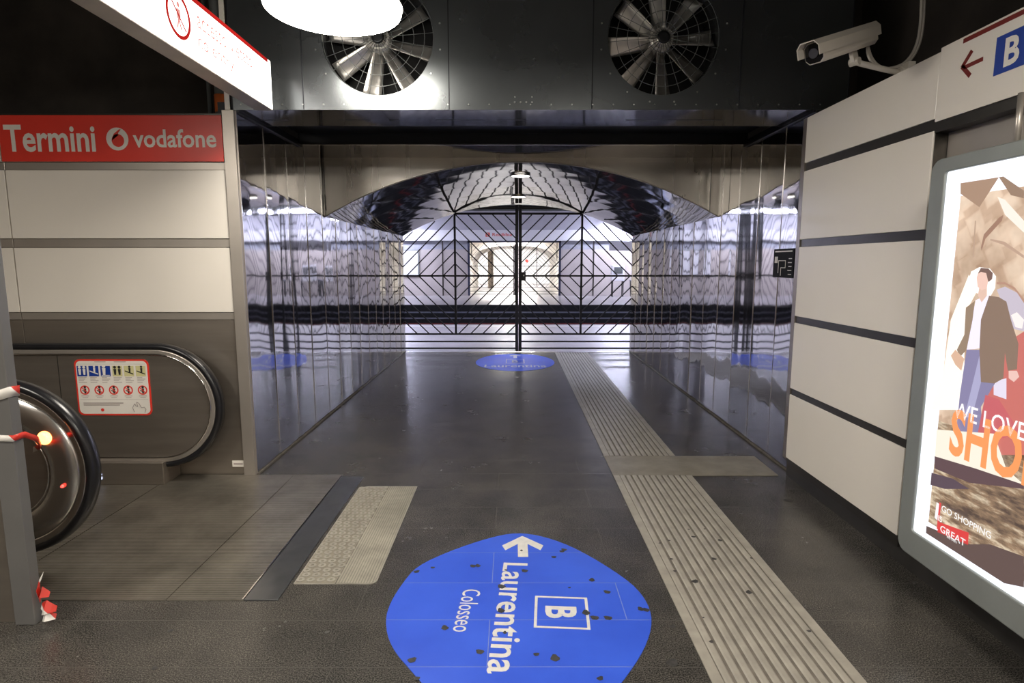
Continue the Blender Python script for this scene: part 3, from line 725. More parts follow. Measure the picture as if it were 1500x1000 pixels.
# ------------------------------------------------------------------ round lamps
def round_lamp(x, y, z, label):
    t = thing('round_lamp', (x, y, z), label, 'lamp', 'round hall lamps')
    mb = MB(); mb.disc((x, y, z), 0.372, (0, 0, -1), 48); mb.cone((x, y, z), (x, y, z + 0.03), 0.372, 0.378, 48, False); build('diffuser', mb, 'lamp_round', t)
    mb = MB(); mb.cone((x, y, z + 0.03), (x, y, z + 0.12), 0.385, 0.36, 48); mb.cone((x, y, z + 0.12), (x, y, z + 0.17), 0.12, 0.10, 24); build('housing', mb, 'lamp_body', t, bevel=0.003)
    mb = MB(); mb.cone((x, y, z + 0.17), (x, y, 4.275), 0.014, 0.014, 10); build('stem', mb, 'pipe_grey', t)
    return t
lm = round_lamp(-1.0, 3.50, 3.0, 'large glowing round lamp in front of the left fan')
for (x, y, z) in ((-3.3, 0.7, 3.0), (0.8, 0.3, 3.0), (-1.2, -1.8, 3.0), (1.0, -3.4, 3.0), (-3.6, -3.2, 3.0)):  # unseen copies of the lamp, added to brighten the near hall
    c_ = copy_tree(lm, (x, y, z)); c_['label'] = 'added round fill lamp behind the viewpoint, brightening the near hall'

def downlight(y, label):
    x = 0.10; t = thing('downlight', (x, y, ZAP - 0.02), label, 'lamp', 'downlights in the vault')
    mb = MB(); mb.disc((x, y, ZAP - 0.018), 0.105, (0, 0, -1), 24); build('diffuser', mb, 'lamp_small', t)
    mb = MB(); mb.ring((x, y, ZAP - 0.020), 0.105, 0.116, (0, 0, 1), 28, 0.020); build('bezel', mb, 'chrome', t)
downlight(7.05, 'small round downlight in the mirrored vault nearer the arch')
downlight(9.25, 'small round downlight in the mirrored vault nearer the gate')

# ------------------------------------------------------------------ gate
def gate_leaf(x0, x1, xm, inner_right, label, grp='black gate leaves', Y=YG, zt=2.458, zm=1.372, zb=0.33, z2=0.194, z1=0.070, step=0.2172, clip=True, bw=0.020, th=1.0, y_parts=True, mat='black_metal'):
    t = thing('gate_leaf', ((x0 + x1) / 2, Y, 0), label, 'gate', grp)
    def vb(x, za, zc, wd, name): mb = MB(); mb.box(x - wd / 2, x + wd / 2, Y - 0.02, Y + 0.02, za, zc); return build(name, mb, mat, t)
    def hb(z, xa, xb, wd, name='crossbar'): mb = MB(); mb.box(xa, xb, Y - 0.016, Y + 0.016, z - wd / 2, z + wd / 2); return build(name, mb, mat, t)
    xi, xo = (x1, x0) if inner_right else (x0, x1)
    top_o = (vault_z(xo) if clip else zt)
    vb(xi, 0.012, (vault_z(xi) - 0.012) if clip else zt, 0.055 * th, 'meeting_stile'); vb(xm, zb, zt, 0.036 * th, 'mullion')
    hb(zt, min(xm, xi), max(xm, xi), 0.036 * th, 'top_rail')
    for z, wd in ((zm, 0.030), (zb, 0.030), (z2, 0.028), (z1, 0.028)): hb(z, x0, x1, wd * th)
    for sx in (-1, 1):
        W2 = abs((x0 if sx < 0 else x1) - xm)
        for sz in (-1, 1):
            Hh = (zt - zm) if sz > 0 else (zm - zb)
            k = 1
            while k * step < W2 + Hh - 0.03:
                c = k * step; a0 = max(0, c - Hh); a1 = min(c, W2); k += 1
                p0 = [xm + sx * a0, zm + sz * (c - a0)]; p1 = [xm + sx * a1, zm + sz * (c - a1)]
                if clip and sz > 0:
                    n = 60; keep = [(p0[0] + (p1[0] - p0[0]) * i / n, p0[1] + (p1[1] - p0[1]) * i / n) for i in range(n + 1)]
                    keep = [q for q in keep if q[1] < vault_z(q[0]) - 0.025]
                    if len(keep) < 4: continue
                    p0, p1 = keep[0], keep[-1]
                mb = MB(); mb.bar((p0[0], Y, p0[1]), (p1[0], Y, p1[1]), 0.022 if y_parts else 0.01, bw * th, (0, 1, 0)); 
                mb = MB(); mb.bar((p0[0], Y, p0[1]), (p1[0], Y, p1[1]), bw * th, 0.014, (0, 1, 0)); build('diagonal_bar', mb, mat, t)
    return t
gl = gate_leaf(XL + 0.012, 0.085, -1.01, True, 'left leaf of the black gate with diamond pattern bars')
gr = gate_leaf(0.145, XR - 0.012, 1.235, False, 'right leaf of the black gate with lock box and diamond pattern bars')
mb = MB(); mb.box(0.172, 0.245, YG - 0.05, YG + 0.04, 1.29, 1.44); lk = build('lock_box', mb, 'black_metal', gr, bevel=0.005)
mb = MB(); mb.cone((0.208, YG - 0.05, 1.38), (0.208, YG - 0.056, 1.38), 0.012, 0.012, 12); build('keyhole', mb, 'bolt', lk)
mb = MB(); mb.box(XL, XR, YG - 0.06, YG + 0.06, 0.0, 0.006); struct('trim_2', mb, 'chrome')

# ------------------------------------------------------------------ floor markings
def flat(mb, pts, z): mb.add([(x, y, z) for x, y in pts], [tuple(range(len(pts)))])
def egg(outline, name, label, z=0.003):
    mb = MB(); mb.prism([(x, y, 0.0005) for x, y in outline], (0, 0, z)); return mb
px = [(757, 780), (716, 788), (657, 808), (610, 830), (590, 854), (572, 882), (563.5, 910), (572, 948), (610, 992)]
left = [on_z(*p) for p in px]
px2 = [(798, 786), (848, 805), (918, 848), (946, 877), (957, 910), (945, 951), (912, 1000)]
right = [on_z(*p) for p in px2]
tail = [(0.33, 1.95), (0.20, 1.88), (0.04, 1.85), (-0.13, 1.88), (-0.27, 1.96)]
out = [(p.x, p.y) for p in left][::-1] + [(p.x, p.y) for p in right] + tail
def smooth_loop(p, it=3):
    for _ in range(it):
        q = []
        for i in range(len(p)):
            a = p[i]; b = p[(i + 1) % len(p)]
            q += [(a[0] * .75 + b[0] * .25, a[1] * .75 + b[1] * .25), (a[0] * .25 + b[0] * .75, a[1] * .25 + b[1] * .75)]
        p = q
    return p
out = smooth_loop(out, 2)
s1 = thing('floor_sticker', (0.03, 2.5, 0.0), 'large blue egg shaped floor sticker with white lettering read from the side, in the foreground', 'sticker')
mb = MB(); mb.prism([(x, y, 0.0) for x, y in out], (0, 0, 0.003)); build('vinyl_sheet', mb, 'sticker', s1)
xd = Vector((-0.065, -1, 0)).normalized(); yd = Vector((1, -0.065, 0)).normalized()
wf = pbr('floor_white_print', (0.62, 0.61, 0.58), 0.45, var=0.08, vscale=30)
text('Laurentina', (-0.046, 2.965, 0.003), xd, yd, 0.86, 0.130, wf, s1, bold=0.014, th=0.0006)
text('Colosseo', (-0.240, 2.705, 0.003), xd, yd, 0.335, 0.088, wf, s1, bold=0.0, th=0.0006)
mb = MB(); o3 = Vector((0.112, 2.648, 0.0036))
def sq(u, v_): return o3 + xd * u + yd * v_
S_ = 0.25; tk = 0.013
for (u0, u1, v0, v1) in ((0, S_, 0, tk), (0, S_, S_ - tk, S_), (0, tk, tk, S_ - tk), (S_ - tk, S_, tk, S_ - tk)):
    mb.add([sq(u0, v0), sq(u1, v0), sq(u1, v1), sq(u0, v1)], [(0, 1, 2, 3)])
build('square_outline', mb, wf, s1)
text('B', sq(0.080, 0.050) - Vector((0, 0, 0.0006)), xd, yd, 0.095, 0.145, wf, s1, bold=0.03, th=0.0006)
def arrow_mb(tip, back, side, L, hw, t, nd):
    mb = MB(); tip = Vector(tip); b = Vector(back).normalized(); s_ = Vector(side).normalized(); n = Vector(nd) * 0.001
    mb.add([tip + n, tip + b * hw + s_ * hw + n, tip + b * (hw + t) + s_ * (hw - t * 0.35) + n, tip + b * t * 1.25 + n, tip + b * (hw + t) - s_ * (hw - t * 0.35) + n, tip + b * hw - s_ * hw + n], [(0, 1, 2, 3), (0, 3, 4, 5)])
    mb.add([tip + b * t * 0.9 - s_ * t * 0.5 + n * 1.4, tip + b * L - s_ * t * 0.5 + n * 1.4, tip + b * L + s_ * t * 0.5 + n * 1.4, tip + b * t * 0.9 + s_ * t * 0.5 + n * 1.4], [(0, 1, 2, 3)])
    return mb
build('arrow', arrow_mb((0.061, 3.275, 0.0028), (0, -1, 0), (1, 0, 0), 0.25, 0.118, 0.056, (0, 0, 1)), wf, s1)
def splats(pts, z, parent, name='gum_spots', mat='gum'):
    mb = MB()
    for (x, y, r) in pts:
        n = 10; ph = random.uniform(0, 6)
        mb.add([(x + r * (1 + 0.25 * math.sin(3 * t + ph)) * math.cos(t), y + r * (1 + 0.25 * math.cos(2 * t + ph)) * math.sin(t), z) for t in [2 * PI * i / n for i in range(n)]], [tuple(range(n))])
    o = build(name, mb, mat, parent); 
    return o
gp = [(965, 165), (925, 193), (975, 156), (521, 238), (545, 236), (320, 246), (240, 266), (1115, 307), (1190, 368), (662, 340), (660, 460), (380, 546), (555, 667), (218, 708), (838, 680), (930, 697), (1085, 470), (1128, 497), (1195, 498), (1358, 452), (1385, 457), (1157, 800), (778, 262), (240, 800), (1003, 346), (763, 160), (685, 258), (680, 570)]
sp_ = []
for (x, y) in gp:
    P = on_z(540 + x / 3.409, 760 + y / 3.409); sp_.append((P.x, P.y, random.uniform(0.012, 0.020) * (0.6 if x in (1003, 763, 685, 680) else 1)))
gs = splats(sp_, 0.0046, s1); gs['kind'] = 'stuff'

s2 = thing('floor_sticker', (0.05, 9.45, 0.0), 'distant blue oval floor sticker lying just before the black gate', 'sticker')
mb = MB(); mb.prism([(0.05 + 0.64 * math.cos(t), 9.42 + 0.80 * math.sin(t) * (1.06 if math.sin(t) > 0 else 1), 0.0) for t in [2 * PI * i / 48 for i in range(48)]], (0, 0, 0.003)); build('vinyl_sheet', mb, 'sticker', s2)
text('Laurentina', (-0.43, 8.93, 0.003), X3, (0, 1, 0), 0.97, 0.22, wf, s2, bold=0.012, th=0.0006)
text('B', (0.0, 9.36, 0.003), X3, (0, 1, 0), 0.10, 0.22, wf, s2, bold=0.02, th=0.0006)
mb = MB()
for x in (-0.10, 0.19): mb.box(x, x + 0.012, 9.28, 9.68, 0.003, 0.0036)
for y in (9.28, 9.66): mb.box(-0.10, 0.202, y, y + 0.02, 0.003, 0.0036)
build('square_outline', mb, wf, s2)
build('arrow', arrow_mb((0.055, 10.16, 0.0028), (0, -1, 0), (1, 0, 0), 0.35, 0.10, 0.06, (0, 0, 1)), wf, s2)

# guidance paving
def ridged(x0, x1, y0, y1, label):
    t = thing('guidance_strip', ((x0 + x1) / 2, (y0 + y1) / 2, 0), label, 'tactile paving', 'ridged guidance strips on the floor')
    mb = MB(); mb.box(x0, x1, y0, y1, 0, 0.003); build('base_sheet', mb, 'groove', t)
    W_ = x1 - x0; n = 11; edge = 0.045
    mb = MB()
    mb.box(x0, x0 + edge, y0, y1, 0.003, 0.006); mb.box(x1 - edge, x1, y0, y1, 0.003, 0.006)
    pitch = (W_ - 2 * edge) / n
    for i in range(n):
        c = x0 + edge + pitch * (i + 0.5); h = 0.0075; a = pitch * 0.36; b = pitch * 0.22
        prof = [(c - a, 0.003), (c - b, h), (c + b, h), (c + a, 0.003)]
        mb.prism([(px_, y0, pz) for px_, pz in prof], (0, y1 - y0, 0))
    build('ridges', mb, 'tactile', t)
    return t
r1 = ridged(0.768, 1.362, 1.2, 4.265, 'beige ridged guidance strip running out of the foreground')
r2 = ridged(0.768, 1.362, 4.72, 10.42, 'beige ridged guidance strip running down the passage to the gate')
mb = MB(); mb.box(0.768, 2.02, 4.27, 4.715, 0, 0.005); ft = tag(build('warning_slab', mb, 'tactile_flat'), 'flat beige slab crossing between the two ridged strips', 'tactile paving')
gsp = []
for (x, y, r) in [(405, 410, 12), (512, 424, 11), (330, 550, 9), (412, 592, 16), (630, 636, 14), (488, 500, 12), (640, 497, 7), (305, 425, 8), (478, 838, 9), (450, 378, 6), (268, 436, 6), (385, 380, 6), (315, 500, 8), (445, 740, 5), (875, 795, 9)]:
    P = on_z(870 + x / 2.777, 640 + y / 2.777); gsp.append((P.x, P.y, 0.0011 * r))
g = splats(gsp, 0.0079, r1); g['kind'] = 'stuff'
gsp = []
for (x, y, r) in [(790, 258, 24), (600, 312, 12), (320, 918, 22), (200, 545, 18), (320, 770, 14), (150, 950, 10)]:
    P = on_z(870 + x / 2.777, 640 + y / 2.777); gsp.append((P.x, P.y, 0.0011 * r))
for i in range(9): gsp.append((random.uniform(-1.6, 0.7), random.uniform(3.4, 9.0), random.uniform(0.008, 0.016)))
for i in range(6): gsp.append((random.uniform(-1.9, -0.7), random.uniform(1.9, 2.5), random.uniform(0.006, 0.012)))
gs_ = splats(gsp, 0.0012, None); tag(gs_, 'scattered trodden gum spots on the dark granite floor', 'stain'); gs_['kind'] = 'stuff'

# tactile pad beside the escalator
tp = thing('tactile_pad', (-0.89, 3.4, 0), 'beige pad of raised rings and fine ribs beside the escalator landing', 'tactile paving')
ya, yb = 2.755, 4.05
mb = MB(); r = 0.035; pts = [(-1.098, ya), (-0.683 - r, ya)] + [(-0.683 - r + r * math.sin(t), ya + r - r * math.cos(t)) for t in [PI / 2 * i / 6 for i in range(1, 7)]] + [(-0.683, yb), (-1.04 , yb), (-1.098, yb - 0.03)]
mb.prism([(x, y, 0) for x, y in pts], (0, 0, 0.004)); build('pad_sheet', mb, 'tactile', tp)
mb = MB(); pts = [(-0.885, ya + 0.006), (-0.683 - r, ya + 0.006)] + [(-0.690 - r + r * math.sin(t), ya + 0.006 + r - r * math.cos(t)) for t in [PI / 2 * i / 6 for i in range(1, 7)]] + [(-0.690, yb - 0.006), (-0.885, yb - 0.006)]
mb.prism([(x, y, 0.004) for x, y in pts], (0, 0, 0.0015)); build('ribbed_field', mb, 'tactile_fine', tp)
mb = MB(); mb.box(-1.092, -0.892, ya + 0.006, yb - 0.03, 0.004, 0.0046); build('ring_field', mb, 'tactile_flat', tp)
mb = MB(); k = 0
y = ya + 0.035
while y < yb - 0.03:
    for i in range(4):
        x = -1.075 + i * 0.052 + (0.013 if k % 2 else 0)
        mb.ring((x, y, 0.004), 0.009, 0.021, (0, 0, 1), 12, 0.0035)
    y += 0.047; k += 1
build('raised_rings', mb, 'tactile', tp)
mb = MB(); mb.box(-0.890, -0.885, ya, yb, 0.004, 0.0052); build('pad_joint', mb, 'groove', tp)

# ------------------------------------------------------------------ right panelled wall
XP = 2.05; YE = 4.235; YM = 2.955
mb = MB(); mb.box(XP + 0.09, XP + 0.20, YM - 4.5, YE + 0.06, 0, 2.60); wr = struct('wall_panelled', mb, 'seam_dark')
zs = [(2.292, 2.600), (1.765, 2.236), (1.220, 1.712), (0.688, 1.170), (0.160, 0.640)]
for i, (z0, z1) in enumerate(zs):
    mb = MB(); mb.box(XP, XP + 0.085, YM + 0.003, YE, z0, z1); build('white_panel', mb, 'white_panel', wr, bevel=0.003)
mb = MB(); mb.box(XP + 0.008, XP + 0.086, YM, YE - 0.01, 0.1, 2.58); build('panel_joints', mb, 'seam_dark', wr)
mb = MB(); mb.box(XP + 0.035, XP + 0.09, -1.5, YE + 0.05, 0, 0.15); build('skirting', mb, 'base_dark', wr, bevel=0.002)
mb = MB(); mb.box(XP + 0.001, XP + 0.089, -1.5, YM - 0.003, 2.225, 2.27); build('lower_strip', mb, 'seam_dark', wr)
mb = MB(); mb.box(XP + 0.07, XP + 0.095, -1.5, YM - 0.003, 0.15, 2.225); build('recess_sheet', mb, 'steel_trim', wr)
mb = MB(); mb.box(XP - 0.0, XP + 0.20, YE + 0.0, YE + 0.05, 0.15, 2.60); build('end_cover', mb, 'steel_brown', wr)
# direction sign panel
ds = thing('direction_sign', (XP, 2.2, 2.272), 'white wall sign with dark red arrow and blue square letter above the lit poster', 'sign')
mb = MB(); mb.box(XP - 0.004, XP + 0.085, 0.6, YM - 0.003, 2.274, 2.615); build('sign_panel', mb, 'white_panel', ds, bevel=0.002)
q = on_x(1411, 62, XP - 0.005); mb = MB(); mb.box(XP - 0.0055, XP - 0.0042, 0.6, q.y, 2.585, 2.605); build('red_line', mb, 'dark_red', ds)
ND = (0, -1, 0)
f0 = XP - 0.0046
def dirp(x, y): return on_x(x, y, f0)
mb = MB()
tipp = dirp(1407, 100)
mb.bar(dirp(1409, 99), dirp(1424, 74), 0.020, 0.001, (1, 0, 0)); mb.bar(dirp(1409, 97), dirp(1421, 111), 0.020, 0.001, (1, 0, 0)); mb.bar(dirp(1412, 99), dirp(1440, 86), 0.018, 0.001, (1, 0, 0)); build('arrow', mb, 'dark_red', ds)
bb = dirp(1457, 92); mb = MB(); mb.box(f0 - 0.001, f0, bb.y - 0.175, bb.y, 2.385, 2.385 + 0.155); bs = build('blue_square', mb, 'blue_vinyl', ds)
text('B', (f0 - 0.001, bb.y - 0.05, 2.405), ND, Z3, 0.075, 0.115, 'white_vinyl', bs, bold=0.03)

# evacuation plate on the steel wall
ev = thing('evacuation_plan', (XR - 0.015, 4.65, 1.48), 'small black plan with white lines on the right steel wall', 'sign')
mb = MB(); mb.box(XR - 0.020, XR - 0.013, 4.475, 4.815, 1.485, 1.71); build('plan_plate', mb, pbr('plan_black', (0.012, 0.012, 0.014), 0.7, spec=0.2), ev)
mb = MB(); xx = XR - 0.0215
for (a, b, c, d) in ((4.50, 4.79, 1.685, 1.695), (4.72, 4.725, 1.52, 1.62), (4.60, 4.725, 1.615, 1.62), (4.60, 4.605, 1.56, 1.62), (4.60, 4.68, 1.56, 1.565), (4.675, 4.68, 1.50, 1.565), (4.50, 4.55, 1.63, 1.636), (4.50, 4.56, 1.60, 1.606), (4.50, 4.55, 1.57, 1.576), (4.50, 4.56, 1.54, 1.546), (4.50, 4.55, 1.51, 1.516), (4.74, 4.79, 1.60, 1.65)):
    mb.box(xx, xx + 0.0015, a, b, c, d)
build('plan_lines', mb, 'white_vinyl', ev)

# ------------------------------------------------------------------ lit poster box
PX = 1.85
pb = thing('poster_box', (PX + 0.06, 1.98, 0.25), 'tall lit poster in a rounded grey metal frame on the right wall', 'poster')
def rr(y0, y1, z0, z1, r, x, n=7):
    p = []
    for cy, cz, t0 in ((y1 - r, z1 - r, 0), (y0 + r, z1 - r, PI / 2), (y0 + r, z0 + r, PI), (y1 - r, z0 + r, 1.5 * PI)):
        for i in range(n + 1): t = t0 + PI / 2 * i / n; p.append(Vector((x, cy + r * math.cos(t), cz + r * math.sin(t))))
    return p
FY0, FY1, FZ0, FZ1 = 1.30, 2.663, 0.250, 2.045
GY0, GY1, GZ0, GZ1 = 1.39, 2.575, 0.372, 1.985
A = rr(FY0, FY1, FZ0, FZ1, 0.055, PX); B_ = rr(GY0, GY1, GZ0, GZ1, 0.012, PX - 0.0); A2 = [p + Vector((0.12, 0, 0)) for p in A]; B2 = [p + Vector((0.018, 0, 0)) for p in B_]
n = len(A); mb = MB(); mb.add(A + B_ + A2 + B2, [(i, (i + 1) % n, n + (i + 1) % n, n + i) for i in range(n)] + [(i, 2 * n + i, 2 * n + (i + 1) % n, (i + 1) % n) for i in range(n)] + [(n + i, n + (i + 1) % n, 3 * n + (i + 1) % n, 3 * n + i) for i in range(n)] + [tuple(range(2 * n, 3 * n))])
build('frame', mb, 'frame_grey', pb, bevel=0.006)
mb = MB(); mb.box(PX + 0.010, PX + 0.016, GY0, GY1, GZ0, GZ1); build('diffuser', mb, emis('poster_border_glow', (0.90, 0.93, 1.0), 1.15 * L_POSTER, (0.2, 0.2, 0.2)), pb)
for z in (0.55, 2.06):
    for y in (2.31, 1.6):
        mb = MB(); mb.cone((PX + 0.07, y, z if z < 1 else 2.02), (PX + 0.07, y, z if z < 1 else 2.235), 0.012, 0.012, 10) if z > 1 else mb.box(PX + 0.12, XP + 0.07, y - 0.03, y + 0.03, z - 0.03, z + 0.03)
        build('mount', mb, 'steel_trim', pb)
# printed sheet: flat print, layered colour areas that the lamp shines through
pyx = on_x(1408, 290, PX).y; PZ0 = 0.455; PZ1 = 1.875; PY1 = 2.485
def poster_mat(kind):
    m, nt, ns, ln, b = new_mat('poster_print_' + kind)
    v = coords(nt, (1, 1, 1), 'World'); mp = ns.new('ShaderNodeMapping'); ln.new(v, mp.inputs[0])
    if kind == 'facade':
        mp.inputs['Rotation'].default_value = (0.5, 0, 0)
        br = ns.new('ShaderNodeTexVoronoi'); br.inputs['Scale'].default_value = 13; br.feature = 'F1'; br.distance = 'CHEBYCHEV'
        ln.new(mp.outputs[0], br.inputs['Vector'])
        c1 = ramp(nt, br.outputs['Distance'], [(0.25, (0.94, 0.76, 0.60)), (0.46, (0.90, 0.70, 0.54)), (0.58, (0.72, 0.52, 0.38))])
        c2 = ramp(nt, noise_tex(nt, v, 3.2, 4, 0.6), [(0.32, (0.66, 0.56, 0.48)), (0.66, (1.25, 1.22, 1.18))])
    else:
        mp.inputs['Scale'].default_value = (1, 1.0, 4.5); mp.inputs['Rotation'].default_value = (0.25, 0, 0)
        c1 = ramp(nt, noise_tex(nt, mp.outputs[0], 5, 5, 0.65), [(0.36, (0.10, 0.055, 0.04)), (0.50, (0.38, 0.24, 0.14)), (0.62, (0.95, 0.78, 0.56))])
        c2 = ramp(nt, noise_tex(nt, v, 30, 3), [(0.3, (0.75, 0.75, 0.75)), (0.7, (1.15, 1.15, 1.15))])
    mx = ns.new('ShaderNodeMix'); mx.data_type = 'RGBA'; mx.blend_type = 'MULTIPLY'; mx.inputs[0].default_value = 1
    ln.new(c1, mx.inputs[6]); ln.new(c2, mx.inputs[7]); ln.new(mx.outputs[2], b.inputs['Emission Color']); b.inputs['Emission Strength'].default_value = 0.85 * L_POSTER
    b.inputs['Base Color'].default_value = (0.05, 0.05, 0.05, 1); b.inputs['Roughness'].default_value = 0.25
    return m
XF = PX + 0.009
mb = MB(); mb.cur = 0; mb.add([(XF, 1.485, 0.92), (XF, PY1, 0.92), (XF, PY1, PZ1), (XF, 1.485, PZ1)], [(0, 1, 2, 3)])
mb.cur = 1; mb.add([(XF, 1.485, PZ0), (XF, PY1, PZ0), (XF, PY1, 0.92), (XF, 1.485, 0.92)], [(0, 1, 2, 3)])
sheet = build('printed_sheet', mb, [poster_mat('facade'), poster_mat('paving')], pb)
_l = [0]
def ink(name, pts, col, k=0.85, parent=None, lev=None):
    if lev is None: _l[0] += 1; lev = _l[0]
    mb = MB(); mb.add([on_x(x, y, XF - 0.0002 * lev) for x, y in pts], [tuple(range(len(pts)))])
    nm = 'print_%s_%s' % (name, '_'.join('%03d' % int(c * 100) for c in col))
    mt = bpy.data.materials.get(nm) or emis(nm, col, k * L_POSTER, (0.02, 0.02, 0.02))
    return build(name, mb, mt, parent or sheet)
def Z5(x, y): return (1340 + x / 4.544, 200 + y / 4.544)
def Z6(x, y): return (1340 + x / 4.544, 380 + y / 4.544)
def Z8(x, y): return (1330 + x / 3.335, 560 + y / 3.335)
ink('cornice', [Z5(305, 310), Z5(560, 270), Z5(430, 470), Z5(305, 380)], (0.50, 0.32, 0.22))
ink('cornice', [Z5(560, 270), Z5(590, 265), Z5(727, 360), Z5(727, 410), Z5(640, 390)], (0.40, 0.26, 0.18))
ink('arch_line', [Z6(545, 150), Z6(600, 150), Z6(665, 185), Z6(740, 280), Z6(740, 300), Z6(660, 200), Z6(600, 165), Z6(545, 165)], (0.60, 0.34, 0.24))
ink('pier_joint', [Z5(400, 560), Z5(408, 560), Z5(395, 800), Z5(385, 800)], (0.62, 0.42, 0.30))
ink('arch_line', [Z5(600, 700), Z5(727, 790), Z5(727, 810), Z5(590, 720), Z5(500, 690), Z5(505, 680)], (0.66, 0.44, 0.32))
ink('cornice_light', [Z5(550, 400), Z5(600, 420), Z5(727, 560), Z5(727, 640), Z5(600, 520)], (1.0, 0.93, 0.82), 1.0)
ink('arch_edge', [Z5(445, 760), Z5(470, 680), Z5(580, 560), Z5(590, 520), Z5(560, 540), Z5(460, 650), Z5(440, 740)], (0.45, 0.25, 0.17))
ink('bright_wall', [Z6(360, 100), Z6(240, 400), Z6(190, 750), Z6(100, 1000), Z6(330, 1000), Z6(330, 640), Z6(350, 330), Z6(420, 200)], (1.0, 0.95, 0.88), 1.1)
ink('halo', [Z6(360, 140), Z6(375, 80), Z6(430, 50), Z6(500, 60), Z6(540, 110), Z6(535, 190), Z6(500, 250), Z6(400, 220)], (1.0, 0.96, 0.92), 1.15)
ink('arched_window', [Z6(545, 200), Z6(600, 180), Z6(680, 220), Z6(740, 310), Z6(740, 480), Z6(650, 460), Z6(600, 330)], (0.70, 0.62, 0.72), 0.9)
ink('window_scroll', [Z6(640, 370), Z6(680, 350), Z6(727, 400), Z6(715, 460), Z6(670, 450)], (1.0, 0.93, 0.90), 1.0)
ink('red_door', [Z6(600, 560), Z6(740, 470), Z6(740, 1300), Z6(470, 1300), Z6(470, 830)], (0.72, 0.20, 0.17), 0.9)
ink('door_panel', [Z6(525, 810), Z6(610, 790), Z6(610, 930), Z6(525, 900)], (0.85, 0.78, 0.92), 1.0)
ink('trousers', [Z6(345, 600), Z6(600, 600), Z6(560, 780), Z6(440, 980), Z6(470, 1400), Z6(250, 1400), Z6(300, 900)], (0.30, 0.27, 0.46), 0.9)
ink('trouser_leg_light', [Z6(430, 640), Z6(445, 800), Z6(380, 1050), Z6(330, 1050)], (0.50, 0.48, 0.72), 0.9)
ink('shirt', [Z6(405, 270), Z6(500, 230), Z6(510, 400), Z6(440, 590), Z6(345, 600)], (0.93, 0.88, 1.0), 1.05)
ink('blazer', [Z6(495, 240), Z6(560, 250), Z6(610, 280), Z6(640, 400), Z6(690, 560), Z6(680, 730), Z6(620, 740), Z6(600, 620), Z6(590, 790), Z6(530, 825), Z6(440, 815), Z6(430, 600), Z6(440, 400)], (0.33, 0.22, 0.16), 0.85)
ink('blazer', [Z6(400, 275), Z6(340, 320), Z6(330, 500), Z6(280, 600), Z6(300, 650), Z6(345, 600), Z6(385, 400)], (0.40, 0.28, 0.19), 0.85)
ink('hand', [Z6(270, 600), Z6(240, 640), Z6(270, 700), Z6(310, 740), Z6(330, 660)], (0.86, 0.55, 0.38), 0.9)
ink('neck', [Z6(430, 180), Z6(480, 180), Z6(480, 240), Z6(445, 285), Z6(420, 240)], (0.88, 0.60, 0.48), 0.95)
ink('face', [Z6(412, 120), Z6(425, 80), Z6(470, 75), Z6(490, 130), Z6(480, 190), Z6(445, 205), Z6(418, 180)], (0.93, 0.62, 0.52), 1.0)
ink('hair', [Z6(420, 95), Z6(440, 55), Z6(490, 60), Z6(520, 90), Z6(515, 130), Z6(490, 150), Z6(475, 90), Z6(440, 82)], (0.26, 0.15, 0.12), 0.8)
ink('hand', [Z6(625, 740), Z6(680, 740), Z6(695, 780), Z6(660, 815), Z6(625, 790)], (0.95, 0.62, 0.55), 0.95)
ink('bag', [Z6(560, 930), Z6(470, 900), Z6(420, 1150), Z6(560, 1200), Z6(700, 1150)], (0.75, 0.16, 0.18), 0.85)
ink('pavement_light', [Z8(140, 230), Z8(420, 250), Z8(480, 420), Z8(567, 500), Z8(130, 380)], (1.0, 0.93, 0.78), 1.0)
ink('shadow_patch', [Z8(130, 360), Z8(330, 420), Z8(567, 500), Z8(567, 520), Z8(300, 490), Z8(130, 420)], (0.16, 0.09, 0.10), 0.8)
ink('shadow_patch', [Z8(115, 440), Z8(220, 470), Z8(300, 520), Z8(180, 520), Z8(110, 500)], (0.14, 0.09, 0.12), 0.8)
ink('lower_shade', [Z8(90, 700), Z8(300, 790), Z8(400, 790), Z8(567, 850), Z8(567, 1000), Z8(470, 980), Z8(88, 735)], (0.16, 0.10, 0.09), 0.8)
def pt(s, x0, y0, x1, hpx, col, k, bold, nm='lettering'):
    a = on_x(x0, y0, XF - 0.007); wq = a.y - on_x(x1, y0, XF - 0.007).y
    mt = emis('print_text_%d' % int(x0 * 7 + y0), col, k * L_POSTER, (0.02, 0.02, 0.02))
    depth = a.y; hh = hpx / FPX * depth
    return text(s, a, ND, Z3, wq, hh, mt, sheet, nm, bold=bold, th=0.0004)
pt('SHOPPING', 1389, 664, 1730, 72, (1.0, 0.36, 0.12), 1.0, 0.03)
pt('WE LOVE', 1396, 610, 1506, 24, (1.0, 0.96, 0.96), 1.1, 0.006)
pt('GO SHOPPING', 1379, 748, 1456, 10, (1.0, 0.97, 0.95), 1.0, 0.01)
pt('IS', 1374, 762, 1380, 9, (1.0, 0.97, 0.95), 1.0, 0.01)
ink('red_bar', [(1375, 764), (1419, 780), (1418, 798), (1373, 779)], (0.85, 0.06, 0.06), 0.9, lev=28)
pt('GREAT', 1377, 778, 1416, 11, (1.0, 0.97, 0.95), 1.0, 0.012)
pt('BRITAIN', 1387, 787, 1402, 4, (1.0, 0.97, 0.95), 1.0, 0.006)
ink('flag_stripe', [(1372, 735), (1376, 738), (1373, 762), (1369, 758)], (1.0, 0.96, 0.96), 1.0, lev=28)
ink('flag_stripe', [(1376, 735), (1379, 737), (1374, 775), (1372, 774)], (0.85, 0.08, 0.08), 0.9, lev=29)

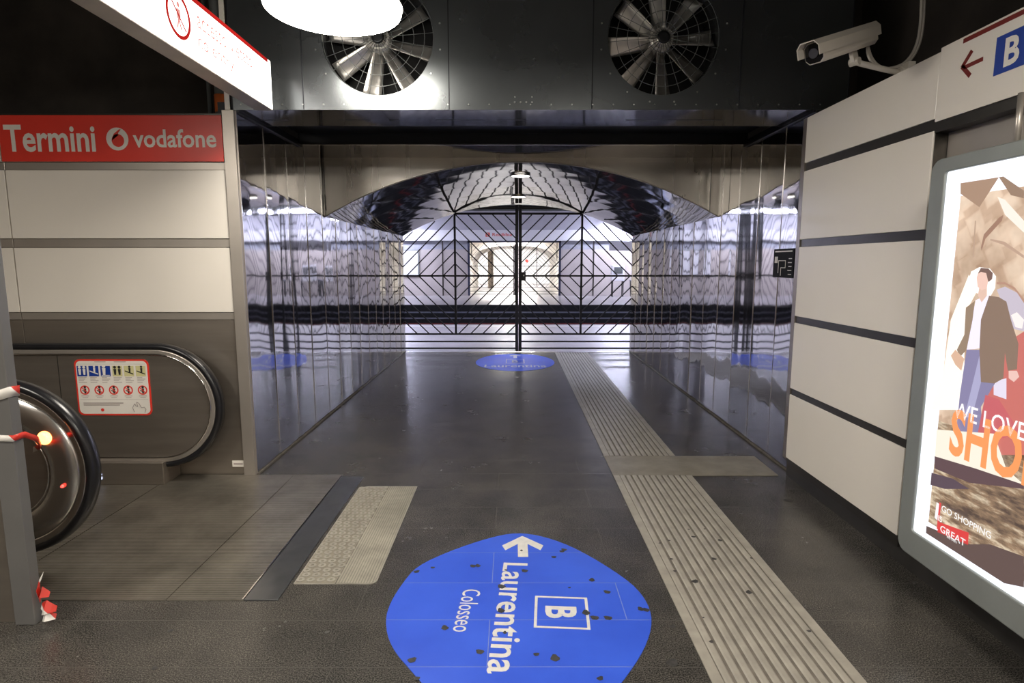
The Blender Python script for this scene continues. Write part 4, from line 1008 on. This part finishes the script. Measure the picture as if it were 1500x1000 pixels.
# ------------------------------------------------------------------ security camera
cc = thing('security_camera', (2.12, 3.30, 2.60), 'white box security camera on a curved arm above the right wall', 'camera')
f_ = on_y(1186, 80, 3.12); r_ = on_y(1272, 52, 3.42)
ax = (f_ - r_).normalized(); upv = Vector((0, 0, 1)); sd = ax.cross(upv).normalized(); up2 = sd.cross(ax).normalized()
L_ = (f_ - r_).length
def cp_(l, s_, u): return r_ + ax * l + sd * s_ + up2 * u
def oct_prof(wd, ht, ch): return [(-wd, -ht + ch), (-wd + ch, -ht), (wd - ch, -ht), (wd, -ht + ch), (wd, ht - ch), (wd - ch, ht), (-wd + ch, ht), (-wd, ht - ch)]
pf = oct_prof(0.050, 0.052, 0.020)
mb = MB(); n = 8; vs = [cp_(l, a, b) for l in (0, L_ * 0.93) for a, b in pf]; mb.add(vs, [(i, (i + 1) % n, n + (i + 1) % n, n + i) for i in range(n)] + [tuple(range(8))[::-1], tuple(range(8, 16))]); build('camera_body', mb, 'plastic_white', cc, bevel=0.003)
mb = MB(); pf2 = [(-0.058, -0.012), (-0.058, 0.036), (-0.036, 0.062), (0.036, 0.062), (0.058, 0.036), (0.058, -0.012), (0.054, -0.012), (0.054, 0.034), (0.034, 0.057), (-0.034, 0.057), (-0.054, 0.034), (-0.054, -0.012)]
n = 12; vs = [cp_(l, a, b) for l in (-0.02, L_ * 1.02) for a, b in pf2]; mb.add(vs, [(i, (i + 1) % n, n + (i + 1) % n, n + i) for i in range(n)]); mb.add(vs[:12], [(0, 1, 10, 11), (1, 2, 9, 10), (2, 3, 8, 9), (3, 4, 7, 8), (4, 5, 6, 7)]); mb.add(vs[12:], [(0, 1, 10, 11), (1, 2, 9, 10), (2, 3, 8, 9), (3, 4, 7, 8), (4, 5, 6, 7)]); build('sun_shield', mb, 'plastic_white', cc)
mb = MB(); vs = [cp_(L_ * 0.935, a * 0.90, b * 0.90) for a, b in pf]; mb.add(vs, [tuple(range(8))]); gw = build('front_window', mb, 'glass_dark', cc)
mb = MB(); mb.cone(cp_(L_ * 0.936, 0, 0), cp_(L_ * 0.945, 0, 0), 0.024, 0.024, 16); build('lens', mb, pbr('lens_grey', (0.10, 0.10, 0.12), 0.15, 0.3), gw)
mb = MB(); mb.add([cp_(L_ * 0.45, 0.0588, 0.002), cp_(L_ * 0.62, 0.0588, 0.002), cp_(L_ * 0.62, 0.0588, 0.010), cp_(L_ * 0.45, 0.0588, 0.010)], [(0, 1, 2, 3)]); build('name_mark', mb, 'ink_black', cc)
mb = MB(); n0 = cp_(L_ * 0.30, 0, -0.052); k0 = n0 + Vector((0.015, 0, -0.055)); mb.bar(n0, k0, 0.05, 0.02, tuple(sd)); mb.cone(k0 - sd * 0.025, k0 + sd * 0.025, 0.020, 0.020, 16); build('tilt_joint', mb, 'plastic_white', cc)
e0 = Vector((2.13, 3.36, 2.625)); mb = MB(); mb.tube([k0, k0 + Vector((0.05, 0, -0.012)), e0 + Vector((-0.10, 0, 0.02)), e0], 0.015, 12); mb.cone(e0 + Vector((-0.02, 0, 0)), e0 + Vector((0.0, 0, 0)), 0.035, 0.035, 16); build('arm', mb, 'plastic_white', cc)
mb = MB(); mb.box(2.12, 2.16, 3.30, 3.42, 2.595, 2.67); build('wall_bracket', mb, 'plastic_white', cc, bevel=0.003)
for dx in (0, 0.022):
    pts = [cp_(0.02, 0.0, -0.042)] + [on_y(x + dx * 160, y, 3.36) for x, y in ((1272, 85), (1285, 99), (1305, 101), (1328, 92), (1343, 68), (1349, 35), (1350, 0))] + [Vector((on_y(1350 + dx * 160, 0, 3.36).x, 3.36, 3.3)), Vector((on_y(1350 + dx * 160, 0, 3.36).x, 3.36, 4.3))]
    # smooth the run
    P = [tuple(p) for p in pts]
    for _ in range(2):
        q = [P[0]]
        for a, b in zip(P[:-1], P[1:]): q += [tuple(Vector(a) * .75 + Vector(b) * .25), tuple(Vector(a) * .25 + Vector(b) * .75)]
        P = q + [P[-1]]
    mb = MB(); mb.tube(P, 0.008, 8); build('cable', mb, pbr('cable_grey', (0.40, 0.37, 0.33), 0.45), cc)

# ------------------------------------------------------------------ platforms beyond the gate
mb = MB()
for x0, x1 in ((-30, XL - 0.12), (XR + 0.12, 30)): mb.box(x0, x1, 10.6, 10.75, 0, 4.6)
mb.box(XL - 0.12, XR + 0.12, 10.62, 10.75, ZAP + 0.03, 4.6)
struct('wall_platform', mb, 'platform_wall')
mb = MB(); mb.box(-30, 30, 10.6, YO + 0.1, 4.6, 4.7); struct('ceiling_platform', mb, 'platform_upper')
OX0, OX1, OZ = -2.17, 2.40, 2.66
mb = MB(); mb.box(-30, OX0, YO, YO + 0.2, 0, 2.25); mb.box(OX1, 30, YO, YO + 0.2, 0, 2.25); fwall = struct('wall_far', mb, 'platform_wall')
mb = MB(); mb.box(-30, OX0, YO + 0.01, YO + 0.2, 2.25, OZ); mb.box(OX1, 30, YO + 0.01, YO + 0.2, 2.25, OZ); build('grey_frieze', mb, pbr('grey_frieze', (0.30, 0.31, 0.36), 0.4), fwall)
mb = MB(); mb.prism([(-30, YO - 0.1, 3.18), (-30, YO - 0.5, 4.05), (-30, YO + 0.2, 4.05), (-30, YO + 0.2, 3.18)], (60, 0, 0)); build('sloped_panels', mb, 'platform_upper', fwall)
mb = MB(); mb.box(-30, 30, YO - 0.55, YO + 0.2, 4.05, 4.12); mb.box(-30, 30, YO - 0.6, YO + 0.2, 4.30, 4.36); build('ledge', mb, 'pipe_grey', fwall)
for x in (-3.4, -7.0, 4.0, 6.4, 9.5, -10.5):
    mb = MB(); mb.box(x - 0.03, x + 0.03, YO - 0.02, YO, 0, 2.66); build('wall_joint', mb, 'seam_dark', fwall)
sb = thing('platform_sign_band', (0, YO - 0.12, OZ), 'long white sign band with red station lettering over the far platform', 'sign')
mb = MB(); mb.box(-30, 30, YO - 0.16, YO - 0.02, OZ + 0.01, 3.18); build('band', mb, 'platform_white', sb)
text('Rebibbia', (-0.95, YO - 0.16, 2.89), X3, Z3, 0.95, 0.15, 'red_vinyl', sb, bold=0.01)
mb = MB(); mb.box(-1.28, -1.08, YO - 0.164, YO - 0.16, 2.86, 3.06); rs = build('red_square', mb, 'red_vinyl', sb)
text('B', (-1.23, YO - 0.165, 2.89), X3, Z3, 0.10, 0.14, 'white_vinyl', rs, bold=0.02)
# light lines: over the near platform edge, over the far platform
def tube_light(x0, x1, y, z, wd, label, mat='strip', grp='tube lights over the platforms', zc=4.6):
    t = thing('tube_light', ((x0 + x1) / 2, y, z), label, 'lamp', grp)
    mb = MB(); mb.box(x0, x1, y - wd / 2, y + wd / 2, z, z + 0.03); build('glowing_tube', mb, mat, t)
    mb = MB(); mb.box(x0 - 0.02, x1 + 0.02, y - wd / 2 - 0.02, y + wd / 2 + 0.02, z + 0.03, z + 0.10); build('fitting', mb, 'lamp_body', t)
    for x in (x0 + 0.3, x1 - 0.3): mb = MB(); mb.cone((x, y, z + 0.10), (x, y, zc), 0.012, 0.012, 8); build('hanger_rod', mb, 'pipe_grey', t)
for i in range(6):
    x = -14 + i * 5.2
    tube_light(x, x + 3.8, 12.7, 4.1, 0.30, 'tube light in the row over the near platform edge')
for i in range(6):
    x = -18.8 + i * 3.6 if i < 4 else 4.3 + (i - 4) * 3.9
    tube_light(x, x + 3.0, 27.6, 3.95, 0.60, 'tube light in the row over the far platform', grp='tube lights over the far platform')
fl = thing('spotlight', (4.36, YO - 0.62, 3.66), 'small glaring spotlight above the far sign band, seen through the gate at right', 'lamp')
mb = MB(); mb.disc((4.36, YO - 0.72, 3.72), 0.12, (0, -1, -0.1), 20); build('lens', mb, emis('spot_glow', (0.85, 0.9, 1.0), 60), fl)
mb = MB(); mb.cone((4.36, YO - 0.715, 3.72), (4.36, YO - 0.45, 3.78), 0.14, 0.09, 20); build('housing', mb, 'lamp_body', fl)
# rails
def rail(y, label):
    mb = MB(); mb.prism([(-30, y - 0.035, -1.14), (-30, y + 0.035, -1.14), (-30, y + 0.02, -1.20), (-30, y + 0.07, -1.30), (-30, y - 0.07, -1.30), (-30, y - 0.02, -1.20)], (60, 0, 0))
    tag(build('track_rail', mb, 'rail'), label, 'rail', 'rails of the two tracks')
for y in (16.3, 17.75, 20.2, 21.65): rail(y, 'steel running rail in the dark track bed beyond the gate')
for z, h, mt in ((-0.32, 0.05, 'rail'), (-0.55, 0.05, 'rail'), (-0.75, 0.03, 'dark_red')):
    mb = MB(); mb.box(-30, 30, YP2 - 0.10, YP2 - 0.001, z, z + h); tag(build('cable_tray', mb, mt), {-0.32: 'pale cable tray highest on the far platform face', -0.55: 'pale cable tray midway down the far platform face', -0.75: 'dark red cable run lowest on the far platform face'}[z], 'cable')
mb = MB(); mb.box(-30, 30, YP2 - 0.04, YP2 - 0.001, -1.3, -0.02); struct('trim_3', mb, 'track')
# far platform things
ps = thing('wall_poster', (-5.0, YO - 0.04, 1.0), 'framed pale poster on the far platform wall at left', 'poster')
mb = MB(); mb.box(-5.55, -4.55, YO - 0.05, YO, 0.95, 2.25); build('frame', mb, 'frame_grey', ps)
mb = MB(); mb.box(-5.48, -4.62, YO - 0.055, YO - 0.05, 1.02, 2.18); build('sheet', mb, 'platform_white', ps)
tm = thing('ticket_machine', (5.0, YO - 0.8, 0), 'pale cabinet machine standing on legs on the far platform', 'machine')
mb = MB(); mb.box(4.75, 5.35, YO - 1.0, YO - 0.6, 0.75, 1.5); build('cabinet', mb, 'platform_white', tm, bevel=0.02)
for x in (4.8, 5.3):
    for y in (YO - 0.95, YO - 0.65): mb = MB(); mb.box(x - 0.02, x + 0.02, y - 0.02, y + 0.02, 0, 0.75); build('leg', mb, 'black_metal', tm)
mb = MB(); mb.box(4.85, 5.25, YO - 1.006, YO - 1.0, 1.1, 1.4); build('screen', mb, 'pipe_grey', tm)
bi = thing('litter_bin', (5.9, YO - 0.8, 0), 'dark bin beside the pale cabinet on the far platform', 'bin')
mb = MB(); mb.cone((5.9, YO - 0.8, 0), (5.9, YO - 0.8, 0.75), 0.22, 0.26, 20); build('bin_body', mb, 'black_metal', bi)
mb = MB(); mb.ring((5.9, YO - 0.8, 0.75), 0.20, 0.28, (0, 0, 1), 20, 0.04); build('rim', mb, 'rail', bi)
hsn = thing('platform_sign', (5.6, 26.5, 2.75), 'white hanging sign over the far platform at right', 'sign')
mb = MB(); mb.box(4.35, 6.4, 26.45, 26.55, 2.15, 2.55); build('sign_box', mb, 'platform_white', hsn, bevel=0.01)
for x in (4.9, 6.0): mb = MB(); mb.cone((x, 26.5, 2.55), (x, 26.5, 4.6), 0.02, 0.02, 8); build('hanger_rod', mb, 'black_metal', hsn)

# far passage and its gate
mb = MB(); DB = pbr('dark_blue_steel', (0.03, 0.035, 0.07), 0.4, 0.5)
mb.box(OX0, OX0 + 0.10, YO - 0.03, YO + 0.15, 0, OZ); mb.box(OX1 - 0.10, OX1, YO - 0.03, YO + 0.15, 0, OZ); mb.box(OX0, OX1, YO - 0.03, YO + 0.15, OZ - 0.07, OZ + 0.005); struct('trim_4', mb, DB)
mb = MB(); mb.box(OX0 - 0.1, OX0 + 0.1, YO + 0.2, 36, 0, 2.75); struct('wall_far_left', mb, 'white_panel')
mb = MB(); mb.box(OX1 - 0.1, OX1 + 0.1, YO + 0.2, 36, 0, 2.75); struct('wall_far_right', mb, 'white_panel')
mb = MB(); vs = []
fa_c = (OX0 + OX1) / 2; fa_w = (OX1 - OX0) / 2 - 0.15
def faz(x): u = (x - fa_c) / fa_w; return 1.75 + 0.72 * math.sqrt(max(0, 1 - abs(u) ** 2.4))
NN = 40
for i in range(NN + 1):
    x = fa_c - fa_w + 2 * fa_w * i / NN
    vs += [(x, YO + 0.9, faz(x)), (x, YO + 0.9, 2.75), (x, YO + 6.9, faz(x))]
mb.add(vs, [(3 * i, 3 * i + 3, 3 * i + 4, 3 * i + 1) for i in range(NN)] + [(3 * i, 3 * i + 2, 3 * i + 5, 3 * i + 3) for i in range(NN)], False)
struct('ceiling_far', mb, 'white_panel')
mb = MB(); mb.box(OX0 - 0.1, OX1 + 0.1, YO + 0.2, 36, 2.75, 2.8); struct('ceiling_far_slab', mb, 'white_panel')
mb = MB(); mb.box(-10, 10, 36, 46, -0.1, 0.0); struct('floor_far', mb, 'platform_floor')
mb = MB(); mb.box(-10, 10, 45.9, 46, 0, 4); struct('wall_far_hall', mb, 'platform_white')
mb = MB(); mb.box(-10, -9.9, 36, 45.9, 0, 4); struct('wall_far_hall_left', mb, 'platform_white')
mb = MB(); mb.box(9.9, 10, 36, 45.9, 0, 4); struct('wall_far_hall_right', mb, 'platform_white')
mb = MB(); mb.box(-10, 10, 35.9, 46, 3.3, 3.4); struct('ceiling_far_hall', mb, 'ceiling_dark')
mb = MB(); mb.box(-10, OX0 - 0.1, 36, 36.1, 0, 3.3); mb.box(OX1 + 0.1, 10, 36, 36.1, 0, 3.3); mb.box(OX0 - 0.1, OX1 + 0.1, 36, 36.1, 2.5, 3.3); struct('wall_far_end', mb, 'beige')
tube_light(-2.0, 1.5, 40.5, 3.1, 0.5, 'added wide fill light, hidden in the hall beyond the far gate', 'fill_far', 'added fill lights beyond the far gate', 3.3)  # added fill light, kept out of sight above the arch
tube_light(-0.9, 1.1, 29.5, 2.63, 0.10, 'added short fill light, hidden in the passage behind the far gate', 'fill_far', 'added fill lights beyond the far gate', 2.75)  # added to light the far passage, hidden behind the opening's top frame
mb = MB(); mb.box(-1.55, -1.20, 38, 38.35, 0, 3.3); tag(build('beige_pillar', mb, 'beige', bevel=0.01), 'beige square pillar in the hall beyond the far gate', 'pillar')
ad = thing('hall_advert', (1.0, 45.8, 1), 'pale advert with red mark at the end of the far hall', 'poster')
mb = MB(); mb.box(0.2, 3.0, 45.80, 45.875, 0.9, 2.6); build('board', mb, 'platform_white', ad)
mb = MB(); mb.disc((1.15, 45.79, 1.75), 0.12, (0, -1, 0), 16); build('red_mark', mb, 'red_vinyl', ad)
xm0 = (OX0 + 0.1 + 0.11) / 2
gate_leaf(OX0 + 0.10, 0.09, xm0, True, 'left leaf of the distant gate across the tracks', 'distant gate leaves', YO + 0.06, 2.50, 1.45, 0.42, 0.22, 0.08, 0.21, False, 0.016, 0.8, False)
gate_leaf(0.14, OX1 - 0.10, (0.14 + OX1 - 0.1) / 2, False, 'right leaf of the distant gate across the tracks', 'distant gate leaves', YO + 0.06, 2.50, 1.45, 0.42, 0.22, 0.08, 0.21, False, 0.016, 0.8, False)
